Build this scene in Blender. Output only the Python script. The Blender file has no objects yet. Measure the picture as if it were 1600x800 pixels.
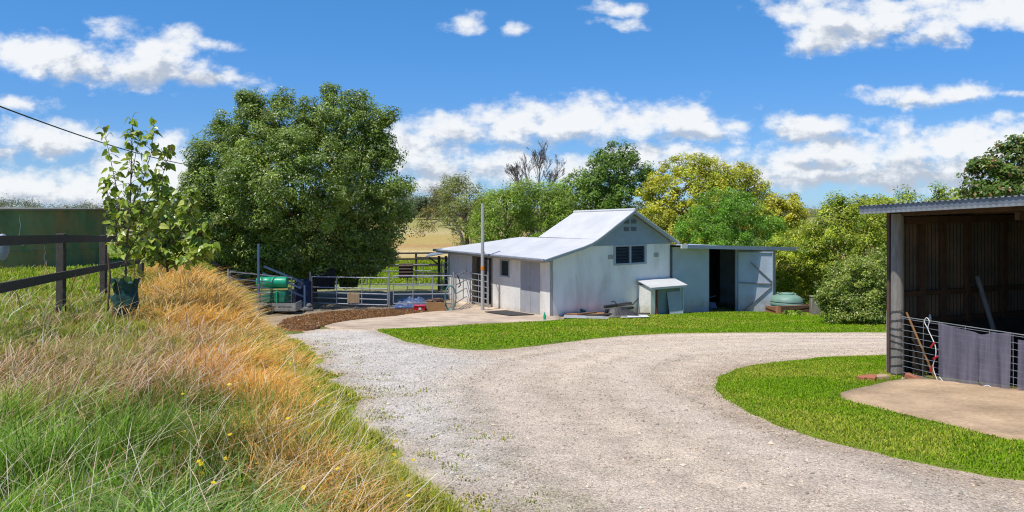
import bpy, bmesh, math, random
import numpy as np
from mathutils import Vector, Matrix
from mathutils import geometry as mgeo

random.seed(7)
RNG = np.random.default_rng(11)
SC = bpy.context.scene
COL = SC.collection
FPX, CXP, HY = 1200.0, 800.0, 325.0      # focal length in photo pixels, centre column, horizon row
PI = math.pi

# ------------------------------------------------------------------ terrain
def smoothstep(a, b, x):
    t = np.clip((x - a) / (b - a), 0, 1)
    return t * t * (3 - 2 * t)

def vnoise(x, y, seed=0):
    x = np.asarray(x, float); y = np.asarray(y, float)
    xi = np.floor(x).astype(np.int64); yi = np.floor(y).astype(np.int64)
    fx = x - xi; fy = y - yi
    fx = fx * fx * (3 - 2 * fx); fy = fy * fy * (3 - 2 * fy)
    def hsh(a, b):
        n = (a * 374761393 + b * 668265263 + seed * 1274126177) & 0xffffffff
        n = ((n ^ (n >> 13)) * 1274126177) & 0xffffffff
        n = n ^ (n >> 16)
        return (n & 0xffff) / 65535.0
    a = hsh(xi, yi); b = hsh(xi + 1, yi); c = hsh(xi, yi + 1); d = hsh(xi + 1, yi + 1)
    return (a * (1 - fx) + b * fx) * (1 - fy) + (c * (1 - fx) + d * fx) * fy

def fbm(x, y, seed=0, o=4):
    s = 0; a = 0.5; t = 0
    for i in range(o):
        s = s + a * vnoise(np.asarray(x) * 2**i + 17.3 * i, np.asarray(y) * 2**i - 9.1 * i, seed + i); t += a; a *= .5
    return s / t

def edge_x(y):
    return np.interp(y, [-10, 0, 3, 4.4, 6.6, 10.6, 15, 19.7, 23, 26, 40, 60], [1.6, .75, .15, -.22, -1.1, -2.64, -4.2, -5.9, -7.6, -8.6, -9.5, -12])

def height(x, y):
    x = np.asarray(x, float); y = np.asarray(y, float)
    slope = -1.33 - .095 * y
    floor = -3.87 - .07 * np.clip(x - 2, 0, 14)
    k = .25
    road = .5 * (slope + floor + np.sqrt((slope - floor) ** 2 + k * k)) - .02
    far = np.interp(y, [30, 45, 150, 260, 600, 2500], [-3.9, -3.95, -2.2, -1.2, -2, -4])
    far = far + .35 * (fbm(x * .02, y * .02, 5) - .5) * smoothstep(60, 120, y)
    far = far - 3.0 * smoothstep(.10, .24, x / np.maximum(y, 1)) * smoothstep(60, 150, y) * smoothstep(1500, 500, y)
    road = road + (far - road) * smoothstep(37, 47, y)
    field = np.interp(y, [0, 5, 9, 15, 26, 60], [-1.47, -1.47, -1.5, -1.72, -2.0, -2.4])
    field = field + .16 * (fbm(x * .55, y * .55, 3) - .5)
    field = field + (far - field) * smoothstep(42, 85, y)
    w = np.interp(y, [0, 5, 13, 20, 26, 40], [1.2, 1.3, 1.9, 2.6, 3.5, 6])
    m = smoothstep(0, 1, (edge_x(y) - x) / w)
    return road + (field - road) * m

def hz(x, y): return float(height(x, y))

def at(px, py, dz=0.0):
    """ground point seen at a photo pixel"""
    rx, rz = (px - CXP) / FPX, -(py - HY) / FPX
    d = np.concatenate([np.arange(2, 60, .02), np.arange(60, 600, .3)])
    below = (rz * d) < (height(rx * d, d) + dz)
    i = int(np.argmax(below)) if below.any() else len(d) - 1
    return Vector((rx * d[i], d[i], float(height(rx * d[i], d[i]))))

def pz(px, py, d):
    return Vector(((px - CXP) / FPX * d, d, -(py - HY) / FPX * d))

# ------------------------------------------------------------------ helpers
def srgb(r, g, b):
    f = lambda c: (c / 255) / 12.92 if c / 255 <= .04045 else (((c / 255) + .055) / 1.055) ** 2.4
    return (f(r), f(g), f(b))

def tag(o, label=None, cat=None, group=None, kind=None):
    if label: o['label'] = label
    if cat: o['category'] = cat
    if group: o['group'] = group
    if kind: o['kind'] = kind
    return o

MATS = {}
def world_mat(o):
    m = Matrix.Translation(o.location) @ o.rotation_euler.to_matrix().to_4x4()
    return (world_mat(o.parent) @ m) if o.parent else m

def thing(name, label, cat, loc=(0, 0, 0), rotz=0.0, group=None):
    o = bpy.data.objects.new(name, None); COL.objects.link(o)
    o.empty_display_size = .2
    o.location = loc; o.rotation_euler = (0, 0, rotz)
    return tag(o, label, cat, group)

class MB:
    """collects shapes; build() links them as ONE mesh object"""
    def __init__(s): s.v = []; s.f = []; s.smooth = []
    def add(s, vs, fs, smooth=False):
        b = len(s.v)
        s.v += [Vector(p) for p in vs]
        s.f += [tuple(i + b for i in f) for f in fs]; s.smooth += [smooth] * len(fs)
        return s
    def box(s, c, size, R=None, taper=1.0):
        hx, hy, hh = size[0] / 2, size[1] / 2, size[2] / 2
        P = []
        for z in (-hh, hh):
            t = taper if z > 0 else 1
            for x, y in ((-hx, -hy), (hx, -hy), (hx, hy), (-hx, hy)):
                p = Vector((x * t, y * t, z))
                if R is not None: p = R @ p
                P.append(Vector(c) + p)
        return s.add(P, [(3, 2, 1, 0), (4, 5, 6, 7), (0, 1, 5, 4), (1, 2, 6, 5), (2, 3, 7, 6), (3, 0, 4, 7)])
    def span(s, a, b):
        a = Vector(a); b = Vector(b)
        return s.box((a + b) / 2, [abs(q) for q in (b - a)])
    def bar(s, a, b, w, h, up=(0, 0, 1)):
        a = Vector(a); b = Vector(b); d = (b - a).normalized(); up = Vector(up)
        if abs(d.dot(up)) > .98: up = Vector((1, 0, 0))
        sd = d.cross(up).normalized(); u2 = sd.cross(d).normalized()
        P = []
        for q in (a, b):
            for i, j in ((-1, -1), (1, -1), (1, 1), (-1, 1)):
                P.append(q + sd * (w / 2 * i) + u2 * (h / 2 * j))
        return s.add(P, [(3, 2, 1, 0), (4, 5, 6, 7), (0, 1, 5, 4), (1, 2, 6, 5), (2, 3, 7, 6), (3, 0, 4, 7)])
    def path(s, pts, r, seg=8, closed=False, caps=True):
        pts = [Vector(p) for p in pts]; n = len(pts)
        rs = r if hasattr(r, '__len__') else [r] * n
        P = []; F = []
        prev = None
        for i, p in enumerate(pts):
            if closed: d = (pts[(i + 1) % n] - pts[i - 1])
            else: d = pts[min(i + 1, n - 1)] - pts[max(i - 1, 0)]
            d = d.normalized() if d.length > 1e-9 else Vector((0, 0, 1))
            if prev is None:
                a = d.orthogonal().normalized()
            else:
                a = prev - d * prev.dot(d)
                a = a.normalized() if a.length > 1e-6 else d.orthogonal().normalized()
            prev = a; b = d.cross(a)
            for k in range(seg):
                t = 2 * PI * k / seg
                P.append(p + (a * math.cos(t) + b * math.sin(t)) * rs[i])
        m = n if closed else n - 1
        for i in range(m):
            j = (i + 1) % n
            for k in range(seg):
                l = (k + 1) % seg
                F.append((i * seg + k, i * seg + l, j * seg + l, j * seg + k))
        if caps and not closed:
            F.append(tuple(reversed(range(seg)))); F.append(tuple((n - 1) * seg + k for k in range(seg)))
        return s.add(P, F, True)
    def tube(s, a, b, r, seg=10): return s.path([a, b], r, seg)
    def lathe(s, c, prof, seg=24, axis='z', cap=True):
        P = []; F = []; n = len(prof)
        for (r, z) in prof:
            for k in range(seg):
                t = 2 * PI * k / seg
                q = Vector((r * math.cos(t), r * math.sin(t), z))
                if axis == 'x': q = Vector((z, r * math.cos(t), r * math.sin(t)))
                P.append(Vector(c) + q)
        for i in range(n - 1):
            for k in range(seg):
                l = (k + 1) % seg
                F.append((i * seg + k, i * seg + l, (i + 1) * seg + l, (i + 1) * seg + k))
        if cap:
            F.append(tuple(reversed(range(seg)))); F.append(tuple((n - 1) * seg + k for k in range(seg)))
        return s.add(P, F, True)
    def prism(s, poly, ext):
        poly = [Vector(p) for p in poly]; ext = Vector(ext); n = len(poly)
        P = poly + [p + ext for p in poly]
        F = [tuple(reversed(range(n))), tuple(range(n, 2 * n))]
        F += [(i, (i + 1) % n, n + (i + 1) % n, n + i) for i in range(n)]
        return s.add(P, F)
    def build(s, name, m, parent=None, world=False, bevel=0.0, base=None):
        V = s.v
        loc = None
        if parent is not None and world:
            inv = world_mat(parent).inverted(); V = [inv @ p for p in V]
        elif parent is None:
            if base is None:
                lo = Vector([min(p[i] for p in V) for i in range(3)]); hi = Vector([max(p[i] for p in V) for i in range(3)])
                base = Vector(((lo.x + hi.x) / 2, (lo.y + hi.y) / 2, lo.z))
            loc = Vector(base); V = [p - loc for p in V]
        me = bpy.data.meshes.new(name)
        me.from_pydata([tuple(p) for p in V], [], s.f)
        me.polygons.foreach_set('use_smooth', s.smooth)
        me.materials.append(m)
        bm = bmesh.new(); bm.from_mesh(me)
        bmesh.ops.recalc_face_normals(bm, faces=bm.faces)
        if bevel > 0:
            ed = [e for e in bm.edges if len(e.link_faces) == 2 and e.calc_face_angle(0) > .7]
            try: bmesh.ops.bevel(bm, geom=ed, offset=bevel, segments=1, affect='EDGES', clamp_overlap=True)
            except Exception: pass
        bm.to_mesh(me); bm.free()
        try: me.set_sharp_from_angle(angle=math.radians(40))
        except Exception: pass
        o = bpy.data.objects.new(name, me); COL.objects.link(o)
        if parent is not None: o.parent = parent
        if loc is not None: o.location = loc
        return o

def np_mesh(name, V, F, C, m, parent=None, smooth=False, loc=None):
    """V (n,3), F (k,3 or 4), C (n,3) linear colour or None"""
    V = np.ascontiguousarray(V, np.float32); F = np.ascontiguousarray(F, np.int32)
    if parent is not None: V = V - np.array(parent.location, np.float32)
    elif loc is not None: V = V - np.array(loc, np.float32)
    me = bpy.data.meshes.new(name)
    k = F.shape[1]
    me.vertices.add(len(V)); me.vertices.foreach_set('co', V.ravel())
    me.loops.add(F.size); me.loops.foreach_set('vertex_index', F.ravel())
    me.polygons.add(len(F))
    me.polygons.foreach_set('loop_start', np.arange(0, F.size, k, dtype=np.int32))
    me.polygons.foreach_set('use_smooth', np.full(len(F), smooth, dtype=bool))
    if C is not None:
        ca = me.color_attributes.new('Col', 'FLOAT_COLOR', 'POINT')
        cc = np.ones((len(V), 4), np.float32); cc[:, :3] = C
        ca.data.foreach_set('color', cc.ravel())
    me.materials.append(m)
    me.update(calc_edges=True); me.validate()
    o = bpy.data.objects.new(name, me); COL.objects.link(o)
    if parent is not None: o.parent = parent
    elif loc is not None: o.location = loc
    return o

# ------------------------------------------------------------------ materials
class NT:
    def __init__(s, nt): s.nt = nt
    def n(s, t, **kw):
        nd = s.nt.nodes.new(t)
        for k, v in kw.items():
            if k.startswith('_'): setattr(nd, k[1:], v)
            else:
                key = int(k[1:]) if k[0] == 'i' and k[1:].isdigit() else k.replace('__', ' ')
                sock = nd.inputs[key]
                if hasattr(v, 'is_output') or isinstance(v, bpy.types.NodeSocket): s.nt.links.new(v, sock)
                else: sock.default_value = v
        return nd
    def math(s, op, a, b=None, c=None, clamp=False):
        nd = s.nt.nodes.new('ShaderNodeMath'); nd.operation = op; nd.use_clamp = clamp
        for i, v in enumerate((a, b, c)):
            if v is None: continue
            if isinstance(v, bpy.types.NodeSocket): s.nt.links.new(v, nd.inputs[i])
            else: nd.inputs[i].default_value = v
        return nd.outputs[0]
    def vmath(s, op, a, b=None, out=0):
        nd = s.nt.nodes.new('ShaderNodeVectorMath'); nd.operation = op
        for i, v in enumerate((a, b)):
            if v is None: continue
            if isinstance(v, bpy.types.NodeSocket): s.nt.links.new(v, nd.inputs[i])
            else: nd.inputs[i].default_value = v
        return nd.outputs[out]
    def mix(s, f, a, b, mode='MIX'):
        nd = s.nt.nodes.new('ShaderNodeMix'); nd.data_type = 'RGBA'; nd.blend_type = mode
        for i, v in ((0, f), (6, a), (7, b)):
            if isinstance(v, bpy.types.NodeSocket): s.nt.links.new(v, nd.inputs[i])
            else: nd.inputs[i].default_value = v if i == 0 else (*v[:3], 1)
        return nd.outputs[2]
    def ramp(s, f, stops):
        nd = s.nt.nodes.new('ShaderNodeValToRGB'); s.nt.links.new(f, nd.inputs[0])
        el = nd.color_ramp.elements
        while len(el) < len(stops): el.new(.5)
        for e, (p, c) in zip(el, stops):
            e.position = p; e.color = (*c, 1) if hasattr(c, '__len__') else (c, c, c, 1)
        return nd.outputs[0]
    def noise(s, vec, scale, detail=4, rough=.55, dist=0.0):
        nd = s.nt.nodes.new('ShaderNodeTexNoise')
        if vec is not None: s.nt.links.new(vec, nd.inputs['Vector'])
        nd.inputs['Scale'].default_value = scale; nd.inputs['Detail'].default_value = detail
        nd.inputs['Roughness'].default_value = rough; nd.inputs['Distortion'].default_value = dist
        return nd.outputs[0]

def new_mat(name):
    m = bpy.data.materials.new(name); m.use_nodes = True
    t = NT(m.node_tree); b = m.node_tree.nodes['Principled BSDF']
    return m, t, b

def mat(name, c1, c2=None, scale=6, rough=.7, metal=0.0, bump=.0, bscale=40, stain=None, stain_scale=1.5, stain_amt=.5, spec=.4,
        stretch=None, wave=None, brick=None, dirt=None):
    """weathered surface: two tones of noise, larger stains, bump, optional corrugation or bricks"""
    if name in MATS: return MATS[name]
    m, t, b = new_mat(name)
    tc = t.n('ShaderNodeTexCoord').outputs['Object']
    v = tc
    if stretch: v = t.vmath('MULTIPLY', tc, stretch)
    c2 = c2 or tuple(q * .8 for q in c1)
    f = t.ramp(t.noise(v, scale, 6, .6), [(.32, 0.0), (.68, 1.0)])
    col = t.mix(f, c1, c2)
    if stain:
        sf = t.ramp(t.noise(v, stain_scale, 7, .65, .4), [(.48, 0.0), (.66, 1.0)])
        col = t.mix(t.math('MULTIPLY', sf, stain_amt), col, stain)
    if dirt:       # darkening that gathers towards the foot of a wall: (colour, height)
        z = t.n('ShaderNodeSeparateXYZ', i0=tc).outputs[2]
        df = t.math('SUBTRACT', 1.0, t.math('DIVIDE', z, dirt[1]), clamp=True)
        df = t.math('MULTIPLY', df, t.ramp(t.noise(tc, 3, 6, .7), [(.3, 0.0), (.7, 1.0)]))
        col = t.mix(df, col, dirt[0])
    hgt = t.noise(v, bscale, 5, .6)
    hs = t.math('MULTIPLY', hgt, bump)
    if wave:       # corrugation across one axis: (axis, pitch, depth)
        x = t.n('ShaderNodeSeparateXYZ', i0=tc).outputs['xyz'.index(wave[0])]
        wv = t.math('SINE', t.math('MULTIPLY', x, 2 * PI / wave[1]))
        hs = t.math('ADD', hs, t.math('MULTIPLY', wv, wave[2]))
        sh = t.math('ADD', .93, t.math('MULTIPLY', wv, .07))
        if len(wave) > 3: col = t.mix(t.math('MULTIPLY', t.math('ADD', .5, t.math('MULTIPLY', wv, -.5)), wave[3]), col, tuple(q * .5 for q in c2))
    if brick:
        sx = t.n('ShaderNodeSeparateXYZ', i0=tc)
        cv = t.n('ShaderNodeCombineXYZ', i0=t.math('ADD', sx.outputs[0], sx.outputs[1]), i1=sx.outputs[2], i2=0.0)
        bk = t.n('ShaderNodeTexBrick', Vector=cv.outputs[0], Scale=1.0, Mortar__Size=.006, Mortar__Smooth=.3)
        bk.inputs['Brick Width'].default_value = .24; bk.inputs['Row Height'].default_value = .086
        bk.inputs['Color1'].default_value = (1, 1, 1, 1); bk.inputs['Color2'].default_value = (.8, .8, .8, 1); bk.inputs['Mortar'].default_value = (.0, .0, .0, 1)
        hs = t.math('SUBTRACT', hs, t.math('MULTIPLY', bk.outputs['Fac'], brick[0]))
        if len(brick) > 1:
            col = t.mix(t.math('MULTIPLY', bk.outputs['Fac'], brick[2]), t.mix(1.0, col, bk.outputs['Color'], 'MULTIPLY') if brick[2] > .5 else col, brick[1])
    if bump or wave or brick:
        bp = t.n('ShaderNodeBump', Height=hs, Strength=1.0, Distance=1.0)
        t.nt.links.new(bp.outputs[0], b.inputs['Normal'])
    t.nt.links.new(col, b.inputs['Base Color'])
    b.inputs['Roughness'].default_value = rough; b.inputs['Metallic'].default_value = metal
    b.inputs['Specular IOR Level'].default_value = spec
    MATS[name] = m
    return m

def leaf_mat(name, trans=.35, rough=.5, spec=.35, sat=1.0):
    m, t, b = new_mat(name)
    a = t.n('ShaderNodeAttribute', _attribute_name='Col').outputs['Color']
    t.nt.links.new(a, b.inputs['Base Color']); b.inputs['Roughness'].default_value = rough
    b.inputs['Specular IOR Level'].default_value = spec
    tc = t.mix(1.0, a, (1.15, 1.1, .55), 'MULTIPLY')
    tr = t.n('ShaderNodeBsdfTranslucent', Color=tc)
    mx = t.n('ShaderNodeMixShader', Fac=trans)
    t.nt.links.new(b.outputs[0], mx.inputs[1]); t.nt.links.new(tr.outputs[0], mx.inputs[2])
    t.nt.links.new(mx.outputs[0], t.nt.nodes['Material Output'].inputs[0])
    return m

def vcol_mat(name, rough=.9, n1=(9, .5), n2=(70, .5), bump=.01, bscale=60, spec=.15, speck=None):
    """ground: vertex colour broken up by two scales of noise"""
    m, t, b = new_mat(name)
    a = t.n('ShaderNodeAttribute', _attribute_name='Col').outputs['Color']
    tc = t.n('ShaderNodeTexCoord').outputs['Object']
    f1 = t.math('ADD', 1 - n1[1] / 2, t.math('MULTIPLY', t.ramp(t.noise(tc, n1[0], 5, .6), [(.3, 0.0), (.7, 1.0)]), n1[1]))
    f2 = t.math('ADD', 1 - n2[1] / 2, t.math('MULTIPLY', t.ramp(t.noise(tc, n2[0], 3, .7), [(.3, 0.0), (.7, 1.0)]), n2[1]))
    f = t.math('MULTIPLY', f1, f2)
    cb = t.n('ShaderNodeCombineColor', i0=f, i1=f, i2=f).outputs[0]
    col = t.mix(1.0, a, cb, 'MULTIPLY')
    h = t.noise(tc, bscale, 4, .7)
    if speck:
        vo = t.n('ShaderNodeTexVoronoi', Vector=tc, Scale=speck[0])
        sv = t.n('ShaderNodeSeparateColor', i0=vo.outputs['Color'])
        k = t.math('ADD', 1 - speck[1] / 2, t.math('MULTIPLY', sv.outputs[0], speck[1]))
        kc = t.n('ShaderNodeCombineColor', i0=k, i1=k, i2=k).outputs[0]
        col = t.mix(1.0, col, kc, 'MULTIPLY')
        h = t.math('SUBTRACT', h, t.math('MULTIPLY', vo.outputs['Distance'], 1.0))
    bp = t.n('ShaderNodeBump', Height=h, Strength=1.0, Distance=bump)
    t.nt.links.new(bp.outputs[0], b.inputs['Normal'])
    t.nt.links.new(col, b.inputs['Base Color']); b.inputs['Roughness'].default_value = rough
    b.inputs['Specular IOR Level'].default_value = spec
    return m
# ------------------------------------------------------------------ camera, sun, sky
cam = bpy.data.cameras.new('camera'); co = bpy.data.objects.new('camera', cam); COL.objects.link(co)
co.location = (0, 0, 0); co.rotation_euler = (PI / 2, 0, 0)
cam.sensor_fit = 'HORIZONTAL'; cam.sensor_width = 36; cam.lens = 36 * FPX / 1600
cam.shift_y = -(400 - HY) / 1600; cam.clip_start = .1; cam.clip_end = 6000
SC.camera = co
SC.cycles.use_denoising = True; SC.cycles.denoising_prefilter = 'NONE'; SC.cycles.sample_clamp_indirect = 3.0; SC.cycles.max_bounces = 6; SC.cycles.diffuse_bounces = 3; SC.cycles.filter_width = 1.15      # keep the fine leaf and gravel grain
SC.view_settings.view_transform = 'Standard'; SC.view_settings.look = 'None'; SC.view_settings.exposure = 0
SUN_DIR = Vector((-.746, -.685, 2.15)).normalized()
sl = bpy.data.lights.new('sun', 'SUN'); sl.energy = 5.0; sl.angle = math.radians(.53); sl.color = (1, .955, .88)
so = bpy.data.objects.new('sun', sl); COL.objects.link(so)
so.rotation_euler = SUN_DIR.to_track_quat('Z', 'Y').to_euler(); so.location = (-20, -10, 40)

W = bpy.data.worlds.new('World'); SC.world = W; W.use_nodes = True
W.cycles.sampling_method = 'MANUAL'; W.cycles.sample_map_resolution = 512
t = NT(W.node_tree); bg = W.node_tree.nodes['Background']
SKY_S = .15
sky = t.n('ShaderNodeTexSky'); sky.sky_type = 'NISHITA'; sky.sun_disc = False
sky.sun_elevation = math.asin(SUN_DIR.z); sky.sun_rotation = math.atan2(SUN_DIR.x, SUN_DIR.y)
sky.altitude = 700; sky.air_density = 1.0; sky.dust_density = .3; sky.ozone_density = 2.5
dirv = t.n('ShaderNodeTexCoord').outputs['Generated']
sp = t.n('ShaderNodeSeparateXYZ', i0=dirv)
yy = t.math('MAXIMUM', t.math('ABSOLUTE', sp.outputs[1]), .06)
uu = t.math('DIVIDE', sp.outputs[0], yy); vv = t.math('DIVIDE', sp.outputs[2], yy)
uv = t.n('ShaderNodeCombineXYZ', i0=uu, i1=vv, i2=0.0).outputs[0]
wob = t.n('ShaderNodeTexNoise', Vector=uv, Scale=16.0, Detail=2.0)
wv = t.vmath('MULTIPLY', t.vmath('SUBTRACT', wob.outputs['Color'], (.5, .5, .5)), (.06, .035, 0))
uvw = t.vmath('ADD', uv, wv)
CLOUDS = [  # direction of each cloud lobe (as it lies over the horizon), its half sizes and weight
    (60, 88, 70, 26, 1), (20, 80, 50, 24, 1), (150, 103, 80, 30, 1), (230, 108, 85, 26, 1), (320, 122, 60, 17, .9), (278, 62, 36, 34, .75), (165, 46, 46, 26, .6), (335, 68, 45, 14, .45), (230, 80, 50, 25, .7),
    (20, 165, 65, 18, .65), (60, 220, 95, 25, .95), (125, 218, 60, 22, .9), (268, 228, 34, 18, .8), (5, 232, 40, 20, .9),
    (60, 298, 130, 26, 1), (160, 300, 80, 36, 1), (180, 272, 50, 28, 1), (-30, 300, 80, 26, 1), (260, 270, 60, 40, .9),
    (700, 205, 95, 25, .9), (800, 195, 90, 27, 1), (870, 192, 95, 34, 1), (915, 182, 50, 30, 1), (995, 192, 70, 24, 1), (1085, 192, 70, 27, 1), (1145, 192, 40, 14, .8), (640, 235, 90, 40, .9), (690, 255, 70, 30, .9), (790, 262, 70, 28, .9), (690, 290, 60, 18, .8), (1050, 215, 60, 16, .6),
    (1255, 198, 58, 20, 1), (1345, 203, 50, 8, .45), (1440, 148, 75, 17, 1), (1395, 145, 40, 14, .9), (1500, 146, 50, 9, .5), (1585, 150, 26, 8, .7),
    (1275, 62, 50, 24, 1), (1325, 42, 75, 30, 1), (1410, 32, 85, 26, 1), (1235, 28, 45, 24, .6), (1468, 50, 45, 22, .9), (1540, 18, 90, 26, 1), (1390, 6, 130, 20, .9), (1620, 5, 60, 20, 1),
    (1235, 252, 55, 24, 1), (1320, 240, 75, 30, 1), (1420, 240, 95, 36, 1), (1495, 225, 75, 30, 1), (1565, 225, 75, 30, 1), (1290, 272, 130, 20, .9), (1450, 272, 150, 26, 1), (1600, 210, 45, 20, .9), (1585, 188, 40, 13, .7), (1195, 270, 60, 28, .9),
    (732, 35, 40, 22, .5), (965, 10, 48, 14, .5), (806, 48, 20, 11, .5), (960, 32, 45, 12, .35),
    (1040, 245, 70, 20, .95), (905, 262, 50, 22, .9), (980, 250, 60, 18, .8), (1120, 262, 60, 30, .8)]
BASES = [(200, 130, 150, 18), (60, 245, 90, 14), (110, 330, 160, 20), (850, 226, 170, 14), (1090, 216, 90, 9), (690, 272, 80, 12), (1255, 215, 60, 9), (1440, 164, 75, 8),
         (1300, 285, 130, 22), (1450, 288, 150, 24), (1560, 270, 60, 14), (1345, 62, 60, 14), (1460, 68, 50, 10), (1270, 84, 45, 10), (1430, 258, 60, 9), (700, 300, 80, 14), (1290, 255, 50, 8)]
def lobes(vec, lst, f=None):
    src = vec
    for i, (px, py, rx, ry, *w_) in enumerate(lst):
        wt = w_[0] if w_ else 1; k = 1.2 * wt ** .3
        if i % 8 == 0 and f is not None: vec = t.vmath('ADD', src, t.vmath('MULTIPLY', f, (1e-9, 0, 0)))
        a = (FPX / (rx * k), FPX / (ry * k), 0)
        nd = t.nt.nodes.new('ShaderNodeVectorMath'); nd.operation = 'MULTIPLY_ADD'
        t.nt.links.new(vec, nd.inputs[0]); nd.inputs[1].default_value = a
        nd.inputs[2].default_value = (-(px - CXP) / FPX * a[0], -(HY - py) / FPX * a[1], math.sqrt((1 - wt) * .75))
        g = t.vmath('DOT_PRODUCT', nd.outputs[0], nd.outputs[0], out=1)
        f = g if f is None else t.math('MINIMUM', f, g)
    return f
d1 = lobes(uvw, CLOUDS)
f = t.math('SUBTRACT', 1.0, t.math('SQRT', d1))
uvb = t.vmath('ADD', uvw, t.vmath('MULTIPLY', f, (1e-9, 0, 0)))
hh = t.math('SUBTRACT', t.math('SQRT', lobes(uvb, BASES)), 1.0)
st = t.vmath('MULTIPLY', uv, (1, 1.5, 1))
n1 = t.noise(st, 14, 7, .6)
n1b = t.noise(t.vmath('ADD', st, (-.012, .02, 0)), 14, 4, .6)
n2 = t.noise(st, 45, 4, .6)
dens = t.math('ADD', f, t.math('MULTIPLY', t.math('SUBTRACT', n1, .5), 2.5))
dens = t.math('ADD', dens, t.math('MULTIPLY', t.math('SUBTRACT', n2, .5), .95))
alpha = t.n('ShaderNodeMapRange', _interpolation_type='SMOOTHSTEP', i0=dens, i1=-.26, i2=.66, i3=0.0, i4=1.0).outputs[0]
shade = t.math('ADD', t.math('MULTIPLY', t.math('MINIMUM', hh, .8), .6), t.math('MULTIPLY', t.math('SUBTRACT', n1, n1b), 2.2))
shade = t.math('ADD', shade, t.math('MULTIPLY', t.math('SUBTRACT', n2, .5), 1.3))
shade = t.n('ShaderNodeMapRange', _interpolation_type='SMOOTHSTEP', i0=shade, i1=-.45, i2=.3, i3=0.0, i4=1.0).outputs[0]
ccol = t.mix(shade, tuple(q / SKY_S for q in (.50, .56, .66)), tuple(q / SKY_S for q in (.93, .95, .97)))
tint = t.math('DIVIDE', sp.outputs[2], .4, clamp=True)
blue = t.ramp(tint, [(0.0, (0.367, 0.598, 1)), (0.122, (0.357, 0.54, 0.865)), (0.287, (0.322, 0.559, 0.865)), (0.417, (0.314, 0.61, 0.93)), (0.675, (0.313, 0.703, 1)), (1.0, (0.33, 0.62, 0.95))])   # a deep dry-air blue
skc = t.mix(1.0, sky.outputs[0], blue, 'MULTIPLY')
out = t.mix(t.math('MULTIPLY', alpha, .96), skc, ccol)
t.nt.links.new(out, bg.inputs[0]); bg.inputs[1].default_value = SKY_S
# ------------------------------------------------------------------ ground sheets
def pip(x, y, poly):
    ins = np.zeros(len(x), bool); n = len(poly)
    for i in range(n):
        x1, y1 = poly[i]; x2, y2 = poly[(i + 1) % n]
        c = ((y1 > y) != (y2 > y)) & (x < (x2 - x1) * (y - y1) / ((y2 - y1) if y2 != y1 else 1e-9) + x1)
        ins ^= c
    return ins

def seg_dist(x, y, pts, closed=False):
    d = np.full(x.shape, 1e9); n = len(pts)
    for i in range(n if closed else n - 1):
        ax, ay = pts[i]; bx, by = pts[(i + 1) % n]
        L = (bx - ax) ** 2 + (by - ay) ** 2 + 1e-12
        tt = np.clip(((x - ax) * (bx - ax) + (y - ay) * (by - ay)) / L, 0, 1)
        d = np.minimum(d, np.hypot(x - ax - tt * (bx - ax), y - ay - tt * (by - ay)))
    return d

def smooth_poly(pts, jitter=.06, step=.22, seed=0, rounds=2):
    """corner-cut a ground outline, resample it finely and roughen it"""
    P = [np.array(p[:2], float) for p in pts]
    for _ in range(rounds):
        Q = []
        for i in range(len(P)):
            a, b = P[i], P[(i + 1) % len(P)]
            Q += [a * .75 + b * .25, a * .25 + b * .75]
        P = Q
    R = []
    for i in range(len(P)):
        a, b = P[i], P[(i + 1) % len(P)]
        k = max(1, int(np.linalg.norm(b - a) / step))
        for q in range(k): R.append(a + (b - a) * q / k)
    R = np.array(R)
    jx = (fbm(R[:, 0] * 2.2, R[:, 1] * 2.2, seed, 4) - .5) * 4 * jitter; jy = (fbm(R[:, 0] * 2.2 + 50, R[:, 1] * 2.2, seed + 9, 4) - .5) * 4 * jitter
    return [(float(a), float(b)) for a, b in np.stack([R[:, 0] + jx, R[:, 1] + jy], 1)]

def sheet(name, poly, dz, colf, m, step=.3, kind='structure'):
    """ground sheet with the given outline, laid over the terrain"""
    poly = [Vector(p) for p in poly]
    xs = [p[0] for p in poly]; ys = [p[1] for p in poly]
    gx, gy = np.meshgrid(np.arange(min(xs), max(xs), step), np.arange(min(ys), max(ys), step))
    gx = gx.ravel() + .013; gy = gy.ravel() + .017
    pp = [(p[0], p[1]) for p in poly]
    k = pip(gx, gy, pp) & (seg_dist(gx, gy, pp, True) > step * .4)
    pts = [Vector(p) for p in pp] + [Vector((a, b)) for a, b in zip(gx[k], gy[k])]
    n = len(pp)
    vo, ed, fo, *_ = mgeo.delaunay_2d_cdt(pts, [], [list(range(n))], 1, 1e-5)
    V = np.array([(p[0], p[1]) for p in vo])
    Z = height(V[:, 0], V[:, 1]) + dz
    V3 = np.column_stack([V, Z])
    F = np.array([f for f in fo if len(f) == 3])
    a = V3[F[:, 0]]; b = V3[F[:, 1]]; c = V3[F[:, 2]]
    up = np.cross(b - a, c - a)[:, 2]
    F[up < 0] = F[up < 0][:, ::-1]
    nv = len(V3); e1 = np.concatenate([F[:, [0, 1]], F[:, [1, 2]], F[:, [2, 0]]]); ek = {(int(a_), int(b_)) for a_, b_ in e1}
    rim = [(a_, b_) for a_, b_ in ek if (b_, a_) not in ek]        # outer edges get a skirt down into the soil
    sk = {a_: nv + i for i, a_ in enumerate(sorted({q for e in rim for q in e}))}
    V3 = np.vstack([V3, V3[sorted(sk)] - np.array([0, 0, .16])])
    F = np.vstack([F, np.array([t_ for a_, b_ in rim for t_ in ((b_, a_, sk[a_]), (b_, sk[a_], sk[b_]))])])
    C = colf(V3[:, 0], V3[:, 1]) if colf else None
    o = np_mesh(name, V3, F, C, m, smooth=True)
    return tag(o, kind=kind)

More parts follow.
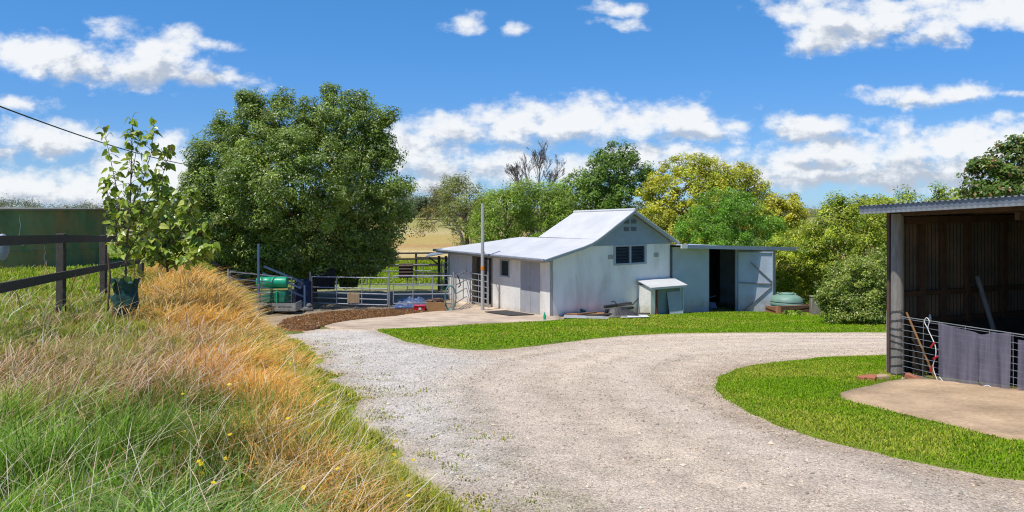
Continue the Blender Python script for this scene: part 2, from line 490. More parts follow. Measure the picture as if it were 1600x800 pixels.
def lerp(a, b, f):
    f = np.asarray(f)[..., None]
    return np.asarray(a) * (1 - f) + np.asarray(b) * f

GREEN_FIELD, TAN_FIELD = (.16, .21, .035), (.42, .31, .10)
def ground_col(x, y):
    n = fbm(x * .35, y * .35, 21, 5); n2 = fbm(x * 1.7, y * 1.7, 31, 4)
    c = lerp((.11, .15, .03), (.22, .22, .06), smoothstep(.35, .65, n))
    dd = edge_x(y) - x
    dry = smoothstep(.3, 1.0, dd) * (1 - smoothstep(1.6, 2.6, dd)) * (y < 24)
    c = lerp(c, (.30, .20, .07), dry * .8)
    yard = smoothstep(.8, -.6, dd) * (y > 22) * (x < 4) * smoothstep(46, 38, y)
    c = lerp(c, lerp((.30, .31, .06), (.20, .26, .04), n2), smoothstep(-.9, -.3, dd) * smoothstep(.6, .1, dd) * (y < 19))
    c = lerp(c, lerp((.40, .31, .21), (.28, .21, .14), n2), yard)
    nf = fbm(x * .03, y * .045, 41, 4); nb = fbm(x * .012, y * .11, 47, 4)
    farc = lerp((.20, .24, .05), TAN_FIELD, smoothstep(.30, .52, nf + .0022 * (y - 75)))
    farc = lerp(farc, (.52, .40, .20), smoothstep(.56, .66, nb) * smoothstep(58, 70, y) * .85)
    farc = lerp(farc, (.26, .27, .075), smoothstep(78, 130, y + 60 * (nf - .5)) * .75)
    farc = lerp(farc, (.58, .45, .25), np.exp(-((y - 64 - 10 * (fbm(x * .05, y * 0, 49, 3) - .5)) / 3.2) ** 2) * .9)
    farc = lerp(farc, (.40, .22, .10), np.exp(-((y - 72 - 10 * (fbm(x * .05, y * 0, 49, 3) - .5)) / 1.6) ** 2) * .7)
    c = lerp(c, farc, smoothstep(43, 58, y))
    gp = smoothstep(34, 38, y) * smoothstep(56, 48, y)
    c = lerp(c, (.19, .26, .04), gp * (x < 6) * .85)
    lf = (x < -8) * (1 - smoothstep(52, 70, y)) * smoothstep(10, 14, y) * smoothstep(2.5, 4.5, dd)
    c = lerp(c, lerp((.15, .23, .03), (.24, .27, .06), n2), lf)
    return c

def axis(lo, hi, step, far, g=1.16):
    a = list(np.arange(lo, hi + 1e-6, step)); s = step
    while a[-1] < far[1]: s *= g; a.append(a[-1] + s)
    s = step
    while a[0] > far[0]: s *= g; a.insert(0, a[0] - s)
    return np.array(a)
ax_, ay_ = axis(-16, 15, .25, (-1600, 1600)), axis(-3, 42, .25, (-40, 3000))
GX, GY = np.meshgrid(ax_, ay_); nx, ny = len(ax_), len(ay_)
GV = np.column_stack([GX.ravel(), GY.ravel(), height(GX.ravel(), GY.ravel())])
ii = (np.arange(ny - 1)[:, None] * nx + np.arange(nx - 1)[None]).ravel()
GF = np.column_stack([ii, ii + 1, ii + nx + 1, ii + nx])
ground = np_mesh('ground', GV, GF, ground_col(GV[:, 0], GV[:, 1]), vcol_mat('field_ground', n1=(3, .45), n2=(40, .5), bump=.03, bscale=18), smooth=True)
tag(ground, kind='structure')

def P2(lst): return [at(px, py)[:2] for px, py in lst]
# gravel drive: outline read off the ground
GRAVEL = P2([(448, 520), (520, 513), (583, 515), (600, 522), (640, 537), (700, 547), (760, 550), (830, 544), (890, 535), (960, 527), (1080, 521), (1385, 521)]) + [(12.5, 19.2), (16, 18), (16, 13.5)] + \
    P2([(1385, 557), (1260, 563), (1180, 572), (1130, 586), (1112, 602), (1125, 622), (1180, 655), (1260, 686), (1360, 712), (1460, 735), (1600, 764)]) + [(4.6, 2.6), (3.6, -1.5), (.7, -1.5), (.15, 3.0)] + \
    P2([(745, 800), (690, 745), (640, 702), (590, 668), (545, 622), (505, 575), (470, 545)])
ISLAND = smooth_poly(P2([(583, 516), (660, 514), (740, 508), (830, 504), (868, 502)]) + [(3.2, 27.2), (5.0, 28.4), (7.0, 29.6), (9.5, 31.2), (12, 31), (16, 27), (16, 19.5)] + P2([(1385, 521), (1080, 521), (960, 527), (890, 535), (830, 544), (760, 550), (700, 547), (640, 537), (600, 522)]), .05, .22, 8)
LAWN2 = smooth_poly(P2([(1385, 557), (1260, 563), (1180, 572), (1130, 586), (1112, 602), (1125, 622), (1180, 655), (1260, 686), (1360, 712), (1460, 735), (1600, 764)]) + [(6.2, 4.4), (6.2, 6.4)] + P2([(1600, 702), (1500, 674), (1400, 649), (1298, 624), (1345, 609), (1400, 596)]) + [(5.6, 10.9), (9.6, 12.7), (9.6, 14.6)], .05, .22, 9)
GRAVEL_S = smooth_poly(GRAVEL, .05, .2, 3)
def ragged(poly):      # the bank side of the drive is grown in unevenly
    P = np.array(poly); s_ = np.abs(P[:, 0] - edge_x(P[:, 1])) < .5
    k = (fbm(P[:, 1] * 1.3, P[:, 0] * 0 + 2, 15, 4) - .42) * .9 + (fbm(P[:, 1] * 5, P[:, 0] * 0 + 7, 16, 3) - .5) * .35
    P[:, 0] += np.where(s_, k, 0); return [tuple(p) for p in P]
GRAVEL_S = ragged(GRAVEL_S)
TRACK = P2([(1230, 800), (1060, 720), (940, 650), (880, 605), (900, 572), (990, 550), (1150, 540), (1385, 537)])
def gravel_col(x, y):
    d = seg_dist(x, y, TRACK)
    n = fbm(x * .8, y * .8, 61, 4); n2 = fbm(x * 3, y * 3, 65, 3)
    left = seg_dist(x, y, P2([(760, 800), (600, 660), (470, 530)]))
    pink = lerp((.70, .57, .43), (.64, .525, .40), n2)
    grey = lerp((.58, .535, .47), (.68, .63, .56), n2)
    f = np.maximum(smoothstep(2.2, .7, d + (n - .5) * .9), smoothstep(1.6, 3.4, left + (n - .5) * 1.2))
    c = lerp(grey, pink, f)
    wob = fbm(d * 3.4, y * .22 + x * .12, 67, 4); c = c * (1.06 + .45 * (wob - .5))[:, None]
    tr = np.exp(-((np.abs(d - .05) - .75) / .22) ** 2) * smoothstep(.2, .55, n + .15)
    c = lerp(c, (.68, .56, .44), tr * .8)
    c = c * (1 - .16 * (np.exp(-((d - .32) / .12) ** 2) + np.exp(-((d - 1.2) / .14) ** 2)) * (.4 + n))[:, None]
    c = lerp(c, (.42, .30, .20), smoothstep(.5, .05, seg_dist(x, y, GRAVEL_S, True)) * .45)
    c = lerp(c, (.26, .25, .12), smoothstep(.52, .75, fbm(x * 5.1, y * 5.1, 71, 4)) * smoothstep(1.8, .5, left) * .35)
    return c
def grow(poly, near, by=.4):
    P = np.array(poly); n = len(P); d = np.minimum.reduce([seg_dist(P[:, 0], P[:, 1], q, True) for q in near])
    tn = np.roll(P, -1, 0) - np.roll(P, 1, 0); tn /= np.maximum(np.linalg.norm(tn, axis=1, keepdims=True), 1e-9); nr = np.stack([tn[:, 1], -tn[:, 0]], 1)
    ar = .5 * np.sum(P[:, 0] * np.roll(P[:, 1], -1) - np.roll(P[:, 0], -1) * P[:, 1])
    if ar < 0: nr = -nr
    P = np.where((d < .7)[:, None], P + nr * by, P)
    return [tuple(p) for p in P]
gravel = sheet('gravel_driveway', grow(GRAVEL_S, [ISLAND, LAWN2]), .022, gravel_col, vcol_mat('gravel', n1=(3.5, .32), n2=(120, .5), bump=.012, bscale=140, speck=(70, .55)), .22)

APRON = smooth_poly(P2([(500, 509), (560, 498), (640, 491), (700, 486)]) + [(-1.9, 30.0), (-2.6, 32.8), (-.6, 31.5), (1.35, 28.2), (1.7, 26.0)] + P2([(868, 502), (830, 503), (740, 507), (660, 513), (585, 517), (530, 516)]), .03, .25, 4, 1)
def apron_col(x, y): return lerp((.53, .42, .31), (.42, .33, .245), smoothstep(.35, .7, fbm(x * .9, y * .9, 82, 5)))
def conc_col(x, y):
    n = fbm(x * .9, y * .9, 81, 5)
    return lerp((.47, .335, .21), (.34, .235, .14), smoothstep(.35, .7, n))
CONC = vcol_mat('old_concrete', n1=(1.6, .5), n2=(22, .4), bump=.004, bscale=50)
sheet('concrete_apron', APRON, .034, apron_col, CONC, .3)
SLAB = smooth_poly(P2([(1302, 624), (1345, 612), (1405, 598)]) + [(5.75, 10.2), (7.3, 6.7), (5.9, 6.2)] + P2([(1600, 700), (1500, 672), (1400, 647)]), .02, .2, 5, 1)
sheet('concrete_slab', SLAB, .05, conc_col, CONC, .25)
LITTER = smooth_poly(P2([(432, 512), (445, 500), (500, 490), (560, 487), (640, 484), (690, 482), (640, 493), (560, 500), (505, 509), (490, 519), (450, 518)]), .06, .2, 6, 1)
sheet('bark_litter', LITTER, .045, lambda x, y: lerp((.34, .17, .07), (.19, .10, .045), fbm(x * 5, y * 5, 91, 3)), vcol_mat('litter', n1=(14, .6), n2=(60, .7), bump=.05, bscale=30), .2)
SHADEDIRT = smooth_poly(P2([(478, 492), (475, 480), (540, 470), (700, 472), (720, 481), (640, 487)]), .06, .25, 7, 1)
sheet('shaded_yard_dirt', SHADEDIRT, .018, lambda x, y: lerp((.20, .16, .12), (.30, .24, .17), fbm(x * 2, y * 2, 95, 3)), vcol_mat('dirt', n1=(6, .5), n2=(50, .4), bump=.02), .3)  # yard dirt with the big tree's shade painted into its colour
lawn_col = lambda x, y: lerp((.15, .24, .018), (.21, .28, .03), smoothstep(.35, .65, fbm(x * 1.1, y * 1.1, 101, 4)))
LM = vcol_mat('lawn_soil', n1=(6, .4), n2=(60, .5), bump=.03, bscale=40)
sheet('verge_lawn', ISLAND, .028, lawn_col, LM, .3)
sheet('shed_lawn', LAWN2, .03, lawn_col, LM, .25)

# loose stones on the drive
def scatter_poly(poly, n, rng, dens=None):
    xs = [p[0] for p in poly]; ys = [p[1] for p in poly]
    x = rng.uniform(min(xs), max(xs), n); y = rng.uniform(min(ys), max(ys), n)
    k = pip(x, y, poly)
    if dens is not None: k &= rng.uniform(0, 1, n) < dens(x, y)
    return x[k], y[k]
def in_view(x, y, m=.04):
    return (y > 1.5) & (np.abs(x / np.maximum(y, .1)) < .667 + m)
x, y = scatter_poly(GRAVEL_S, 420000, RNG, lambda x, y: np.clip(10 / np.maximum(y, 3), 0, 1) ** 2.1 * np.where(seg_dist(x, y, TRACK) > 1.1, 1, .4))
k = in_view(x, y); x = x[k]; y = y[k]
if len(x) > 42000: x = x[:42000]; y = y[:42000]
N = len(x); s_ = RNG.gamma(3.0, .0017, N) + .003; z = height(x, y) + .022 + s_ * .25
octv = np.array([(1, 0, 0), (0, 1, 0), (-1, 0, 0), (0, -1, 0), (0, 0, .7), (0, 0, -.7)])
R = octv[None] * (1 + RNG.uniform(-.35, .35, (N, 6, 3))) * s_[:, None, None]
a = RNG.uniform(0, 2 * PI, N); ca, sa = np.cos(a)[:, None], np.sin(a)[:, None]
V = np.stack([R[..., 0] * ca - R[..., 1] * sa, R[..., 0] * sa + R[..., 1] * ca, R[..., 2]], -1) + np.column_stack([x, y, z])[:, None]
of = np.array([(0, 1, 4), (1, 2, 4), (2, 3, 4), (3, 0, 4), (1, 0, 5), (2, 1, 5), (3, 2, 5), (0, 3, 5)])
F = (np.arange(N)[:, None, None] * 6 + of[None]).reshape(-1, 3)
cb = .82 * gravel_col(x, y) * RNG.uniform(.5, 1.25, (N, 1)) * (1 + RNG.uniform(-.06, .06, (N, 3)))
sm, st_, sb = new_mat('stone')
st_.nt.links.new(st_.n('ShaderNodeAttribute', _attribute_name='Col').outputs['Color'], sb.inputs['Base Color']); sb.inputs['Roughness'].default_value = .85
tag(np_mesh('loose_gravel', V.reshape(-1, 3), F, np.repeat(np.clip(cb, 0, .8), 6, 0), sm), 'loose grey and beige stones lying on the drive', 'gravel', kind='stuff')
# ------------------------------------------------------------------ materials of the built things
WHITE = mat('white_paint', (.90, .89, .85), (.83, .82, .78), 2.5, .75, bump=.0015, bscale=25, stain=(.50, .47, .40), stain_scale=1.3, stain_amt=.45, stretch=(1, 1, .35), dirt=((.38, .31, .22), .45))
WHITE_BRICK = mat('white_brick', (.82, .80, .75), (.74, .72, .67), 2.5, .8, bump=.001, bscale=30, stain=(.50, .46, .38), stain_scale=1.5, stain_amt=.45, stretch=(1, 1, .4), brick=(.004,), dirt=((.36, .29, .2), .3))
SIDING = mat('grey_blue_siding', (.33, .39, .44), (.28, .34, .39), 3, .7, bump=.001, bscale=20)
GREYDOOR = mat('grey_door', (.40, .41, .43), (.35, .36, .38), 3, .65, bump=.001, bscale=20, dirt=((.3, .25, .2), .3))
BLUEWALL = mat('pale_blue_paint', (.50, .57, .68), (.44, .51, .62), 2, .65, bump=.001, bscale=18, stain=(.3, .33, .36), stain_scale=.8, stain_amt=.35, dirt=((.33, .3, .26), .35))
ROOF = mat('white_roof_iron', (.66, .655, .645), (.56, .555, .55), 1.2, .45, bump=.001, bscale=12, stain=(.46, .46, .46), stain_scale=.7, stain_amt=.35, wave=('y', .19, .006, .10), spec=.5)
GALV = mat('galvanised_steel', (.42, .44, .46), (.32, .34, .36), 5, .45, .55, bump=.0008, bscale=40, stain=(.2, .19, .18), stain_scale=3, stain_amt=.4)
RAIL = mat('yard_rail_steel', (.45, .47, .50), (.33, .35, .38), 6, .45, .4, stain=(.25, .2, .16), stain_scale=4, stain_amt=.35)
FRAME = mat('window_frame_grey', (.40, .45, .50), (.34, .39, .44), 6, .6)
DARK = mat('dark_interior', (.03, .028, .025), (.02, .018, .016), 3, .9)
TIMBER = mat('weathered_timber', (.30, .26, .21), (.20, .17, .14), 4, .85, bump=.004, bscale=18, stretch=(8, 8, 1), stain=(.12, .1, .08), stain_scale=2)
BLACKT = mat('black_stained_timber', (.045, .040, .034), (.085, .072, .058), 6, .85, bump=.003, bscale=18, stretch=(4, 4, 4))
BROWNT = mat('brown_timber', (.20, .11, .06), (.13, .075, .045), 5, .8, bump=.003, bscale=20, stretch=(5, 5, 1))
STUD = mat('shed_stud_timber', (.095, .05, .025), (.06, .034, .02), 5, .85, bump=.003, bscale=20)
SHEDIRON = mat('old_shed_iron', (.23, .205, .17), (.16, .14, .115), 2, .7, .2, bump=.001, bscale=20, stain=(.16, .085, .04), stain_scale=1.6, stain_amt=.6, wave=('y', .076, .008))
RED = mat('red_plastic', (.55, .02, .025), (.45, .018, .02), 5, .4)
GREENP = mat('green_plastic', (.012, .36, .19), (.01, .29, .15), 5, .38, bump=.001)
GREEND = mat('dark_green_plastic', (.015, .17, .10), (.012, .13, .08), 5, .45)
TANKG = mat('sage_green_plastic', (.20, .33, .26), (.16, .28, .22), 4, .5, stain=(.12, .2, .16), stain_scale=2, stain_amt=.4)
YELLOW = mat('faded_yellow_paint', (.50, .42, .14), (.40, .34, .12), 8, .6)
BLUEST = mat('blue_painted_steel', (.10, .17, .28), (.07, .12, .20), 6, .5, .2)
NAVY = mat('navy_canvas', (.016, .028, .07), (.010, .018, .045), 5, .8, bump=.01, bscale=8)
TARP = mat('blue_tarp', (.06, .10, .22), (.035, .055, .13), 6, .5, bump=.03, bscale=6, stain=(.30, .36, .46), stain_scale=4, stain_amt=.8)
RUGB = mat('brown_rug', (.15, .105, .08), (.10, .07, .055), 8, .9, bump=.01, bscale=20)
RUGG = mat('grey_rug', (.16, .155, .15), (.10, .098, .095), 6, .9, bump=.01, bscale=15)
SACK = mat('hessian', (.34, .25, .15), (.26, .18, .11), 12, .9, bump=.004, bscale=60)
WOODBOX = mat('honey_timber', (.38, .22, .085), (.28, .15, .06), 5, .75, bump=.003, bscale=25, stretch=(1, 1, 6))
BLACKP = mat('black_plastic', (.018, .018, .02), (.03, .03, .033), 5, .45, bump=.01, bscale=14)
MATM = mat('rubber_mat', (.035, .035, .037), (.05, .05, .052), 10, .8, bump=.004, bscale=60)
HOSE = mat('teal_hose', (.10, .24, .22), (.08, .19, .18), 12, .5)
ORANGE = mat('orange_tape', (.75, .25, .02), (.7, .22, .02), 8, .5)
POLEM = mat('grey_pole', (.46, .46, .45), (.36, .36, .35), 3, .7, bump=.002, bscale=20, stretch=(5, 5, 1))
GLASS = mat('dim_glass', (.05, .055, .052), (.03, .036, .036), 2, .3, spec=.3)
BRICKM = mat('red_brick', (.42, .17, .085), (.34, .13, .065), 3, .85, bump=.002, bscale=40, brick=(.006, (.42, .36, .28), .8))
BRICKL = mat('loose_brick', (.42, .15, .08), (.30, .11, .06), 14, .9, bump=.004, bscale=30)
ROCK = mat('sandstone', (.50, .36, .22), (.36, .25, .15), 6, .9, bump=.02, bscale=10)
WIRE = mat('grey_wire', (.40, .42, .44), (.30, .32, .34), 10, .45, .5)
CORD = mat('white_cord', (.72, .72, .70), (.6, .6, .58), 20, .7)
CLOTH = mat('purple_grey_shade_cloth', (.26, .245, .30), (.16, .148, .20), 2.0, .9, bump=.003, bscale=30, stretch=(9, 9, .5))  # pale vertical bands imitate fold highlights in the colour
RUST = mat('rusty_iron', (.38, .14, .05), (.52, .26, .10), 4, .8, .1, bump=.002, bscale=20, stain=(.12, .05, .03), stain_scale=2)
SHEETG = mat('grey_sheet', (.40, .41, .43), (.32, .33, .35), 4, .6, stain=(.2, .2, .2), stain_scale=3, stain_amt=.5)
TEAL = mat('teal_sheet', (.03, .17, .16), (.02, .12, .12), 5, .5)
TANKC = mat('mossy_tank_wall', (.20, .25, .11), (.10, .15, .07), 1.6, .85, bump=.006, bscale=9, stain=(.40, .20, .07), stain_scale=.9, stain_amt=.85, stretch=(1, 1, .45))
LIME = mat('lime_streak', (.55, .55, .50), (.40, .42, .38), 14, .9)
BAGM = mat('green_shade_bag', (.012, .05, .042), (.02, .085, .075), 7, .75, bump=.02, bscale=12)
BARK = mat('grey_brown_bark', (.16, .12, .09), (.10, .075, .055), 6, .9, bump=.02, bscale=10, stretch=(3, 3, 1))
PALEBARK = mat('pale_bark', (.42, .38, .33), (.28, .24, .2), 4, .85, bump=.01, bscale=8, stretch=(3, 3, 1))
GREYBARK = mat('dead_twig_bark', (.15, .13, .12), (.20, .18, .165), 6, .9)
CABLE = mat('cable_black', (.04, .04, .045), (.03, .03, .032), 9, .6)
WHITEP = mat('white_plastic', (.75, .75, .74), (.66, .66, .66), 6, .45)

# ------------------------------------------------------------------ the white stable
BASE_Z = -3.87
C0 = Vector((1.30, 26.4, BASE_Z)); BROT = math.atan2(.555, .832)
G = Vector((.832, .555, 0)); L = Vector((-.555, .832, 0)); NRM = Vector((.555, -.832, 0))
def bl(t, s, z): return C0 + G * t + L * s + Vector((0, 0, z - BASE_Z))
st = thing('stable', 'long white painted stable with white iron roof, gable window and lean-to with open grey door', 'stable', C0, BROT)
def Z(z): return z - BASE_Z
WT = .14
EAVE = Z(-1.66)
# long wall (x=0) in pieces round the openings: s ranges
def wall_y(mb, s0, s1, z0, z1, x=0.0, th=WT): mb.span((x, s0, z0), (x + th, s1, z1))
w = MB()
wall_y(w, 0, .57, -.3, EAVE); wall_y(w, 1.80, 2.51, -.3, EAVE); wall_y(w, 3.17, 3.71, -.3, EAVE); w2 = MB(); wall_y(w2, 5.2, 7.2, -.3, EAVE); w2.build('long_wall', WHITE_BRICK, st)
wall_y(w, 2.51, 3.17, -.3, Z(-2.58)); wall_y(w, 2.51, 3.17, Z(-1.93), EAVE)
w.build('long_wall', WHITE_BRICK, st)
g = MB()
poly = [(0, -.35), (5.76, -.35), (5.76, Z(-1.36)), (1.6, Z(-1.36)), (0, Z(-1.70))]
# gable wall with a window hole: window t 2.93..4.46, z from -2.12 to -1.40
wt0, wt1, wz0, wz1 = 2.93, 4.46, Z(-2.03), Z(-1.42)
for a, b in ((0, wt0), (wt1, 5.76)):
    if a == 0: g.prism([(0.002, .0, -.35), (wt0, .0, -.35), (wt0, .0, Z(-1.365)), (1.66, .0, Z(-1.365)), (.002, .0, Z(-1.72))], (0, WT, 0))
    else: g.span((wt1, 0, -.35), (5.76, WT, Z(-1.365)))
g.span((wt0, 0, -.35), (wt1, WT, wz0)); g.span((wt0, 0, wz1), (wt1, WT, Z(-1.365)))
g.build('gable_wall', WHITE, st)
bk = MB(); bk.span((.0, 7.06, -.35), (5.76, 7.2, Z(-1.75))); bk.span((5.62, .15, -.35), (5.76, 7.05, Z(-1.45)))
bk.build('rear_wall', WHITE, st)
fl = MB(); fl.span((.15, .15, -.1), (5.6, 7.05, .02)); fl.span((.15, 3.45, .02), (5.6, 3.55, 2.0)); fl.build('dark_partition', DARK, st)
# gable cladding: lapped boards following the roof line
kx, kz = 1.91, Z(-1.24); rx, rz = 3.68, Z(-.13); ex, ez = 5.97, Z(-1.36)
cl = MB(); z0 = Z(-1.36); bh = .165
def roof_x(z, side):
    if side < 0: return kx + (z - kz) / (rz - kz) * (rx - kx) if z > kz else kx - (kz - z) / .245
    return ex - (z - ez) / (rz - ez) * (ex - rx)
z = z0
while z < rz - .04:
    zt = min(z + bh, rz - .03)
    a0, a1, b0, b1 = roof_x(z, -1) + .06, roof_x(zt, -1) + .06, min(roof_x(z, 1) - .06, 5.76), min(roof_x(zt, 1) - .06, 5.76)
    if b1 - a1 < .02: a1 = b1 = (a1 + b1) / 2
    cl.add([(a0, -.034, z), (b0, -.034, z), (b1, -.012, zt), (a1, -.012, zt), (a0, .06, z), (b0, .06, z), (b1, .06, zt), (a1, .06, zt)],
           [(0, 1, 2, 3), (7, 6, 5, 4), (0, 4, 5, 1), (3, 2, 6, 7), (0, 3, 7, 4), (1, 5, 6, 2)])
    z += bh
cl.build('gable_cladding', SIDING, st)
for a, b in ((3.37, -.78), (3.72, -.78), (3.37, -.50), (3.72, -.50)):
    v = MB()
    v.span((a, -.045, Z(b) - .075), (a + .25, -.03, Z(b) + .075))
    for q in range(4): v.bar((a + .01, -.05, Z(b) - .055 + q * .037), (a + .24, -.05, Z(b) - .055 + q * .037), .012, .012)
    v.build('gable_vent', mat('vent_grey', (.17, .19, .21), (.12, .135, .15), 30, .7), st)
for a in (2.62, 4.9):
    v = MB(); v.span((a, -.012, Z(-1.86)), (a + .24, .0, Z(-1.70))); o_ = v.build('air_brick', mat('air_brick_grey', (.42, .41, .38), (.3, .29, .27), 30, .8), st)
win = MB()
f_ = .06
for a, b in (((wt0 - .05, -.035, wz0 - .07), (wt1 + .05, .05, wz0)), ((wt0 - .05, -.035, wz1), (wt1 + .05, .05, wz1 + .055)),
             ((wt0 - .05, -.03, wz0), (wt0 + .05, .05, wz1)), ((wt1 - .05, -.03, wz0), (wt1 + .05, .05, wz1)), (((wt0 + wt1) / 2 - .04, -.03, wz0), ((wt0 + wt1) / 2 + .04, .05, wz1))):
    win.span(a, b)
wf = win.build('window', FRAME, st, bevel=.004)
for a0, a1 in ((wt0 + .05, (wt0 + wt1) / 2 - .04), ((wt0 + wt1) / 2 + .04, wt1 - .05)):
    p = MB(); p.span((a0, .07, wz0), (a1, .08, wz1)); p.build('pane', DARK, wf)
    p = MB()
    for q in range(5):
        zc = wz0 + .07 + q * .118
        p.add([(a0, -.005, zc - .05), (a1, -.005, zc - .05), (a1, .05, zc + .05), (a0, .05, zc + .05)], [(0, 1, 2, 3)])
    p.build('louvre_blades', GLASS, wf)
# long wall: double door, window, open doorway
d_ = MB(); d_.span((.03, .57, .0), (.09, 1.18, EAVE - .02)); d_.span((.032, 1.19, .0), (.092, 1.80, EAVE - .02)); dd_ = d_.build('door', GREYDOOR, st, bevel=.006)
q = MB(); q.span((.01, 1.22, .95), (.03, 1.26, 1.07)); q.build('handle', GALV, dd_)
q = MB()
for s0, s1, z0, z1 in ((2.51, 2.57, Z(-2.58), Z(-1.93)), (3.11, 3.17, Z(-2.58), Z(-1.93)), (2.51, 3.17, Z(-2.58), Z(-2.53)), (2.51, 3.17, Z(-1.98), Z(-1.93))): q.span((-.012, s0, z0), (.06, s1, z1))
wf = q.build('window', FRAME, st)
q = MB(); q.span((.05, 2.57, Z(-2.53)), (.06, 3.11, Z(-1.98))); q.build('pane', GLASS, wf)
for s in (3.74, 5.17): q = MB(); q.span((-.01, s - .05, 0), (.16, s + .05, EAVE - .02)); q.build('door_jamb', TIMBER, st)
# roofs. left skirt + upper gable + right slope, each a corrugated sheet with thickness
def slab(mb, pts, th=.03):
    pts = [Vector(p) for p in pts]; n = (pts[1] - pts[0]).cross(pts[2] - pts[0]).normalized()
    if n.z < 0: n = -n
    return mb.prism(pts, -n * th)
oy = -.30
r = MB()
ev = Z(-1.74)
PROF = [(-.42, ev), (1.25, Z(-1.345)), (1.62, Z(-1.235)), (1.92, Z(-1.105)), (2.2, Z(-.945)), (rx, Z(-.07))]     # the sheets are sprung into a curve
slab(r, [(PROF[0][0], oy, PROF[0][1]), (PROF[1][0], oy, PROF[1][1]), (PROF[1][0], 5.4, PROF[1][1]), (-.42, 7.6, ev)])
slab(r, [(PROF[1][0], oy, PROF[1][1]), (PROF[2][0], oy, PROF[2][1]), (PROF[2][0], 4.9, PROF[2][1]), (PROF[1][0], 5.4, PROF[1][1])])
slab(r, [(PROF[2][0], oy, PROF[2][1]), (kx, oy, Z(-1.11)), (kx, 4.6, Z(-1.18)), (PROF[2][0], 4.9, PROF[2][1])])
slab(r, [(-.42, 7.6, ev), (kx, 4.6, Z(-1.18)), (kx + .3, 4.6, Z(-1.18)), (4.2, 7.6, ev)])
slab(r, [(kx - .004, oy, Z(-1.105)), (2.2, oy, Z(-.945)), (2.2, 3.3, Z(-.965)), (kx - .004, 3.3, Z(-1.13))])
slab(r, [(2.2, oy, Z(-.945)), (rx, oy, Z(-.07)), (rx, 3.3, Z(-.17)), (2.2, 3.3, Z(-.965))])
slab(r, [(rx, oy, Z(-.07)), (ex, oy, Z(-1.30)), (ex, 3.3, Z(-1.34)), (rx, 3.3, Z(-.17))])
slab(r, [(kx + .3, 3.3, Z(-1.2)), (ex, 3.3, Z(-1.36)), (ex, 7.4, Z(-1.7)), (4.2, 7.6, ev + .01), (kx + .3, 4.6, Z(-1.19))])
rf = r.build('roof', ROOF, st)
q = MB(); q.prism([(kx, 3.27, Z(-1.2)), (rx, 3.27, Z(-.2)), (ex - .05, 3.27, Z(-1.36))], (0, .03, 0)); q.build('rear_gable', SIDING, st)
q = MB(); q.path([(rx, oy - .01, Z(-.055)), (rx, 3.32, Z(-.155))], .05, 8); q.build('ridge_cap', ROOF, rf)
q = MB()      # barge boards under the front roof edge
[q.bar((a[0], oy + .025 + .003 * (i % 2), a[1] - .06), (b[0], oy + .025 + .003 * (i % 2), b[1] - .06), .025, .10) for i, (a, b) in enumerate(zip(PROF[:-1], PROF[1:]))]; q.bar((rx, oy + .025, Z(-.07) - .065), (ex, oy + .025, Z(-1.30) - .065), .025, .10)
q.build('barge_board', FRAME, st)
q = MB(); q.path([(-.47, oy, ev - .035), (-.47, 7.6, ev - .035)], .055, 8); q.build('gutter', GALV, st)
q = MB(); q.span((-.40, oy, ev - .13), (-.38, 7.5, ev - .035)); q.span((-.38, oy + .1, ev - .10), (.0, 7.4, ev - .085)); q.build('fascia', mat('cream_fascia', (.55, .47, .36), (.45, .38, .3), 4, .7), st)
# lean-to with the big door: front wall in the plane of the gable
xe0, xe1, xd0, xd1 = 5.80, 12.1, 7.94, 9.55
lz0, lz1 = Z(-1.50), Z(-1.74)
def lz(x): return lz0 + (lz1 - lz0) * (x - xe0) / (xe1 - xe0)
q = MB()
for a, b in ((xe0, xd0), (xd1, xe1)):
    q.prism([(a, .0, -1.0), (b, .0, -1.0), (b, .0, lz(b)), (a, .0, lz(a))], (0, .05, 0))
q.span((xe1 - .05, .055, -1), (xe1, 5, lz1)); q.span((xe0, 5.0, -1), (xe1, 5.05, lz1))
q.build('lean_to_wall', BLUEWALL, st)
q = MB(); q.span((xe0 + .02, .06, -1.0), (xe1 - .06, 4.9, -.48)); q.build('lean_to_floor', mat('lean_to_floor', (.30, .26, .21), None, 4), st)
q = MB(); q.span((xe0 + .3, 3.0, -.5), (xe1 - .1, 3.05, 2.0)); q.build('gloom_sheet', DARK, st)  # near-black sheet whose colour stands in for the gloom inside
lr = MB(); slab(lr, [(xe0 - .02, -.55, Z(-1.385)), (xe1 + .85, -.55, Z(-1.70)), (xe1 + .85, 5.2, Z(-1.86)), (xe0 - .02, 5.2, Z(-1.55))], .03); lr.build('lean_to_roof', ROOF, st)
q = MB(); q.bar((xe0 + .02, -.57, Z(-1.46)), (xe1 + .85, -.57, Z(-1.775)), .03, .14); q.build('lean_to_fascia', mat('blue_grey_fascia', (.33, .38, .46), (.27, .32, .4), 4, .6), st)
q = MB(); q.bar((xe0 - .02, -.56, Z(-1.45)), (xe0 + .28, -.585, Z(-1.46)), .05, .17); q.build('gutter_end', WHITEP, st)
q = MB(); q.path([(5.77, -.06, Z(-1.5)), (5.77, -.06, -.3)], .04, 8); q.build('downpipe', mat('dark_pipe', (.09, .09, .10), None, 5), st)
